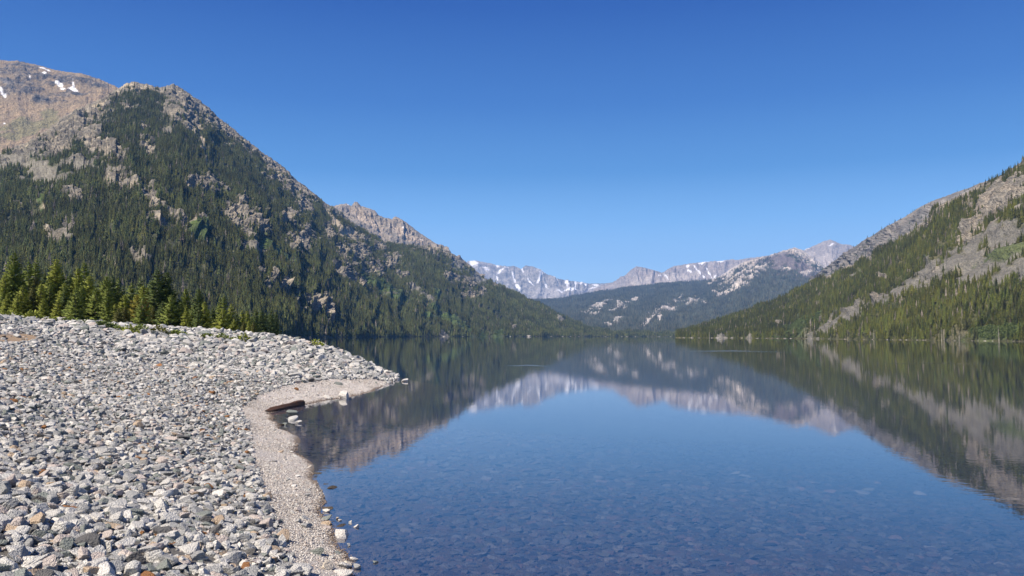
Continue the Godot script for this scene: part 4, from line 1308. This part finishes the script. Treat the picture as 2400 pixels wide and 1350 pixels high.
	for k in 14:
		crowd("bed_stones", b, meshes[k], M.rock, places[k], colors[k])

	driftwood()

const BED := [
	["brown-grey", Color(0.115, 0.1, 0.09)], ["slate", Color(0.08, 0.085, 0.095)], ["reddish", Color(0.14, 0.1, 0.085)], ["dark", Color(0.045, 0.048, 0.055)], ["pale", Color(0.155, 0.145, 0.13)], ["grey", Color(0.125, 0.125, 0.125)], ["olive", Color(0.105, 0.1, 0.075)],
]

func driftwood() -> void:
	var a := on_level(624, 966, 0.02)
	var b := on_level(709, 944, 0.09)
	var axis := (b - a)
	var length := axis.length()
	axis = axis.normalized()
	var side := axis.cross(Vector3.UP).normalized()
	var up := side.cross(axis).normalized()
	var t := root("driftwood_log", a)
	tag(t, "wet brown driftwood log lying in the cove at the gravel's edge", "log")
	var st := SurfaceTool.new()
	st.begin(Mesh.PRIMITIVE_TRIANGLES)
	var rings := 26
	var sides := 18
	for i in rings:
		var f := float(i) / (rings - 1)
		var rad := 0.165 * smoothstep(-0.2, 0.22, f) * (1.0 + 0.05 * sin(f * 17.0) + 0.08 * fbm.get_noise_1d(f * 400.0)) * (1.0 - 0.22 * smoothstep(0.94, 1.0, f)) + 0.01
		for k in sides:
			var an := k * TAU / sides
			var w := 1.0 + 0.28 * fbm.get_noise_2d(sin(an) * 90.0 + cos(an) * 40.0, f * 160.0) + 0.07 * sin(an * 5.0 + f * 3.0)
			st.add_vertex(axis * length * f + (side * cos(an) + up * sin(an)) * rad * w)
	for i in rings - 1:
		for k in sides:
			var p := i * sides + k
			var q := i * sides + (k + 1) % sides
			for e in [p, p + sides, q, q, p + sides, q + sides]:
				st.add_index(e)
	st.generate_normals()
	shape("bark", st.commit(), M.log, t)
	var cap := SurfaceTool.new()
	cap.begin(Mesh.PRIMITIVE_TRIANGLES)
	for k in sides:
		var an := k * TAU / sides
		var bn := (k + 1) * TAU / sides
		cap.add_vertex(axis * (length + 0.02))
		cap.add_vertex(axis * (length - 0.003) + (side * cos(an) + up * sin(an)) * 0.14)
		cap.add_vertex(axis * (length - 0.003) + (side * cos(bn) + up * sin(bn)) * 0.14)
	cap.generate_normals()
	shape("end_grain", cap.commit(), M.log_end, t)


# ------------------------------------------------------------------ the small spruces behind the bank
func build_near_trees() -> void:
	var protos := []
	for k in 7:
		var t := root("spruce_tree")
		shape("trunk", trunk_mesh(0.017, 0.97, 0.012, 20 + k), M.bark, t)
		shape("crown", crown_mesh(90 + k, [30, 27, 24, 32, 27, 22, 28][k], [0.26, 0.31, 0.21, 0.29, 0.23, 0.33, 0.18][k], [0.03, 0.05, 0.1, 0.02, 0.06, 0.03, 0.08][k], [0.04, 0.08, 0.2, 0.03, 0.12, 0.1, 0.15][k]), M.needles[0], t)
		protos.append(t)
	var used := [false, false, false, false, false, false, false]
	var list := []
	# bearing of the foot, foot height, top height, depth, form, tone
	for e in [[-30, 742, 640, 90, 1, 1], [27, 746, 590, 92, 0, 1], [8, 745, 640, 88, 4, 0], [50, 747, 668, 86, 5, 0], [62, 750, 611, 100, 2, 1], [80, 750, 608, 102, 2, 1], [92, 752, 665, 90, 1, 0], [110, 752, 650, 94, 4, 1], [127, 754, 606, 95, 3, 0], [148, 756, 662, 90, 1, 0], [160, 757, 640, 100, 4, 2], [178, 758, 628, 96, 0, 0], [193, 760, 612, 104, 2, 1], [206, 760, 645, 94, 1, 0], [222, 763, 676, 90, 5, 1], [245, 768, 647, 98, 3, 1], [259, 770, 646, 102, 4, 2], [273, 772, 650, 104, 6, 1], [290, 775, 690, 96, 1, 0], [305, 777, 662, 106, 4, 1], [318, 779, 690, 96, 5, 5], [333, 778, 668, 100, 1, 0], [343, 780, 672, 104, 4, 0], [338, 781, 700, 95, 5, 4], [365, 782, 631, 100, 0, 2], [387, 784, 637, 101, 3, 2], [403, 785, 684, 104, 4, 1], [352, 783, 715, 95, 1, 0], [418, 787, 716, 98, 5, 2], [432, 788, 676, 102, 0, 1], [463, 790, 677, 100, 3, 2], [480, 791, 712, 104, 0, 1], [447, 789, 730, 96, 5, 1], [500, 792, 730, 104, 5, 1], [513, 793, 697, 108, 6, 1], [523, 794, 691, 108, 2, 1], [540, 795, 712, 104, 4, 0], [533, 795, 735, 102, 1, 2], [553, 796, 735, 104, 5, 2], [566, 797, 727, 110, 4, 0], [578, 798, 728, 116, 4, 0], [588, 796, 742, 130, 5, 1], [598, 795, 724, 150, 4, 2], [612, 794, 726, 170, 3, 2], [622, 794, 733, 180, 4, 2], [634, 793, 724, 200, 0, 2], [645, 793, 731, 210, 4, 2], [38, 748, 690, 85, 5, 0], [135, 755, 700, 88, 5, 0], [190, 760, 700, 90, 5, 0], [235, 766, 705, 92, 1, 3], [268, 772, 712, 94, 5, 0], [100, 752, 700, 86, 1, 0], [70, 750, 690, 87, 1, 3], [160, 757, 705, 88, 5, 1], [212, 762, 715, 90, 0, 3], [300, 778, 728, 94, 5, 0], [395, 786, 735, 96, 5, 1], [15, 745, 690, 85, 1, 0], [120, 754, 672, 99, 0, 1], [285, 774, 668, 110, 6, 2], [228, 764, 655, 108, 6, 2], [142, 756, 640, 110, 6, 2], [40, 748, 632, 110, 6, 2], [325, 779, 648, 120, 6, 2], [100, 752, 640, 112, 0, 2]]:
		list.append(e)
	# the younger trees that close the gaps
	for i in 62:
		var px := lerpf(-40.0, 600.0, (i + rng.randf()) / 62.0)
		var base := along([[-60, 742], [50, 747], [200, 760], [300, 777], [400, 785], [500, 792], [600, 797]], px, 1)
		var high := along([[-60, 105], [50, 105], [250, 92], [330, 80], [400, 92], [480, 84], [560, 58], [600, 52]], px, 1) * rng.randf_range(0.45, 1.05)
		list.append([px, base, base - high, rng.randf_range(92.0, 112.0) if i % 2 else rng.randf_range(86.0, 94.0), rng.randi() % 7, [0, 0, 1, 1, 1, 2, 3][rng.randi() % 7]])
	var items := []
	for i in list.size():
		var e: Array = list[i]
		var k: int = e[4]
		var t: Node3D = protos[k]
		if used[k]:
			t = protos[k].duplicate()
			t.name = "spruce_tree_%03d" % i
			add_child(t, true)
		used[k] = true
		t.get_child(1).material_override = M.needles[e[5]]
		var foot := at(e[0], e[1] + 3.0, e[3])
		var h: float = at(e[0], e[2], e[3]).y - foot.y + 0.15
		t.transform = Transform3D(Basis(Vector3.UP, rng.randf() * TAU).scaled(Vector3(h, h, h) * Vector3(rng.randf_range(0.9, 1.15), 1, rng.randf_range(0.9, 1.15))), foot + Vector3.DOWN * 0.1)
		var size := "tallest" if h > 8.0 else "tall" if h > 6.4 else "middling" if h > 4.4 else "low bushy"
		var form: String = ["full", "spreading", "thin", "dense conical", "slender", "squat", "narrow"][k]
		var zone := "at the left edge" if e[0] < 60 else "behind the far left of the bank" if e[0] < 160 else "left of the rusty tree" if e[0] < 300 else "by the rusty tree" if e[0] < 350 else "right of the rusty tree" if e[0] < 410 else "towards the lake" if e[0] < 530 else "nearest the lake" if e[0] < 585 else "on the shore beyond the bank"
		tag(t, "%s %s %s spruce %s" % [size, form, NEEDLES[e[5]][0], zone], "tree", "spruces behind the bank")
		items.append([t, e[0]])
	settle_labels(items)
	# low shrubs along the crest
	var b := [bush_mesh(850, 260, 0.55), bush_mesh(851, 220, 0.7), bush_mesh(852, 240, 0.45)]
	items = []
	for e in [[25, 746, 60, 0, 0, "spreading bright green juniper on the bank's crest at the left edge"], [75, 749, 50, 1, 0, "yellow-green juniper mound right of the one at the left edge"], [120, 752, 44, 2, 0, "flat green juniper under the left spruces"], [165, 756, 46, 0, 1, "green shrub under the spruces left of the middle"], [205, 760, 46, 2, 1, "low green shrub at the bank's edge below the tall spruces"], [245, 770, 60, 0, 2, "dark green juniper hanging over the stones"], [300, 784, 52, 1, 0, "yellow-green shrub out among the stones"], [280, 774, 40, 2, 1, "green shrub between the dark juniper and the spruces"], [330, 778, 44, 1, 1, "green shrub below the rusty tree"], [372, 782, 46, 1, 3, "brownish olive shrub below the twin dark spruces"], [415, 786, 44, 0, 1, "green shrub below the spruces right of the twin pair"], [443, 789, 22, 2, 0, "small yellow-green tuft among the stones on the crest"], [485, 791, 36, 0, 1, "green shrub at the foot of the conical spruce"], [520, 794, 34, 1, 1, "green shrub below the slender spruces"], [570, 799, 42, 1, 0, "yellow-green shrub on the crest where the spruces end"], [545, 797, 30, 2, 1, "low green shrub left of where the spruces end"], [740, 812, 40, 1, 0, "lone yellow-green shrub on the point's crest against the lake"], [730, 808, 16, 0, 1, "upright green sprig beside the lone shrub on the point"], [897, 872, 18, 2, 3, "dry twiggy tuft near the tip of the point"]]:
		var d := 73.0 if e[0] > 880 else 84.0 if e[0] > 700 else 88.0 if e[0] < 230 else 93.0
		var p := on_ground(e[0], e[1] + 2.0)
		if -p.z > 110.0:
			p = at(e[0], e[1], d)
		var s: float = e[2] / F * -p.z
		var o := shape("shrub", b[e[3]], M.needles[e[4]])
		o.transform = Transform3D(Basis(Vector3.UP, rng.randf() * TAU).scaled(Vector3(s, s * 0.7, s)), p + Vector3.DOWN * s * 0.08)
		tag(o, e[5], "shrub", "shrubs on the bank's crest")
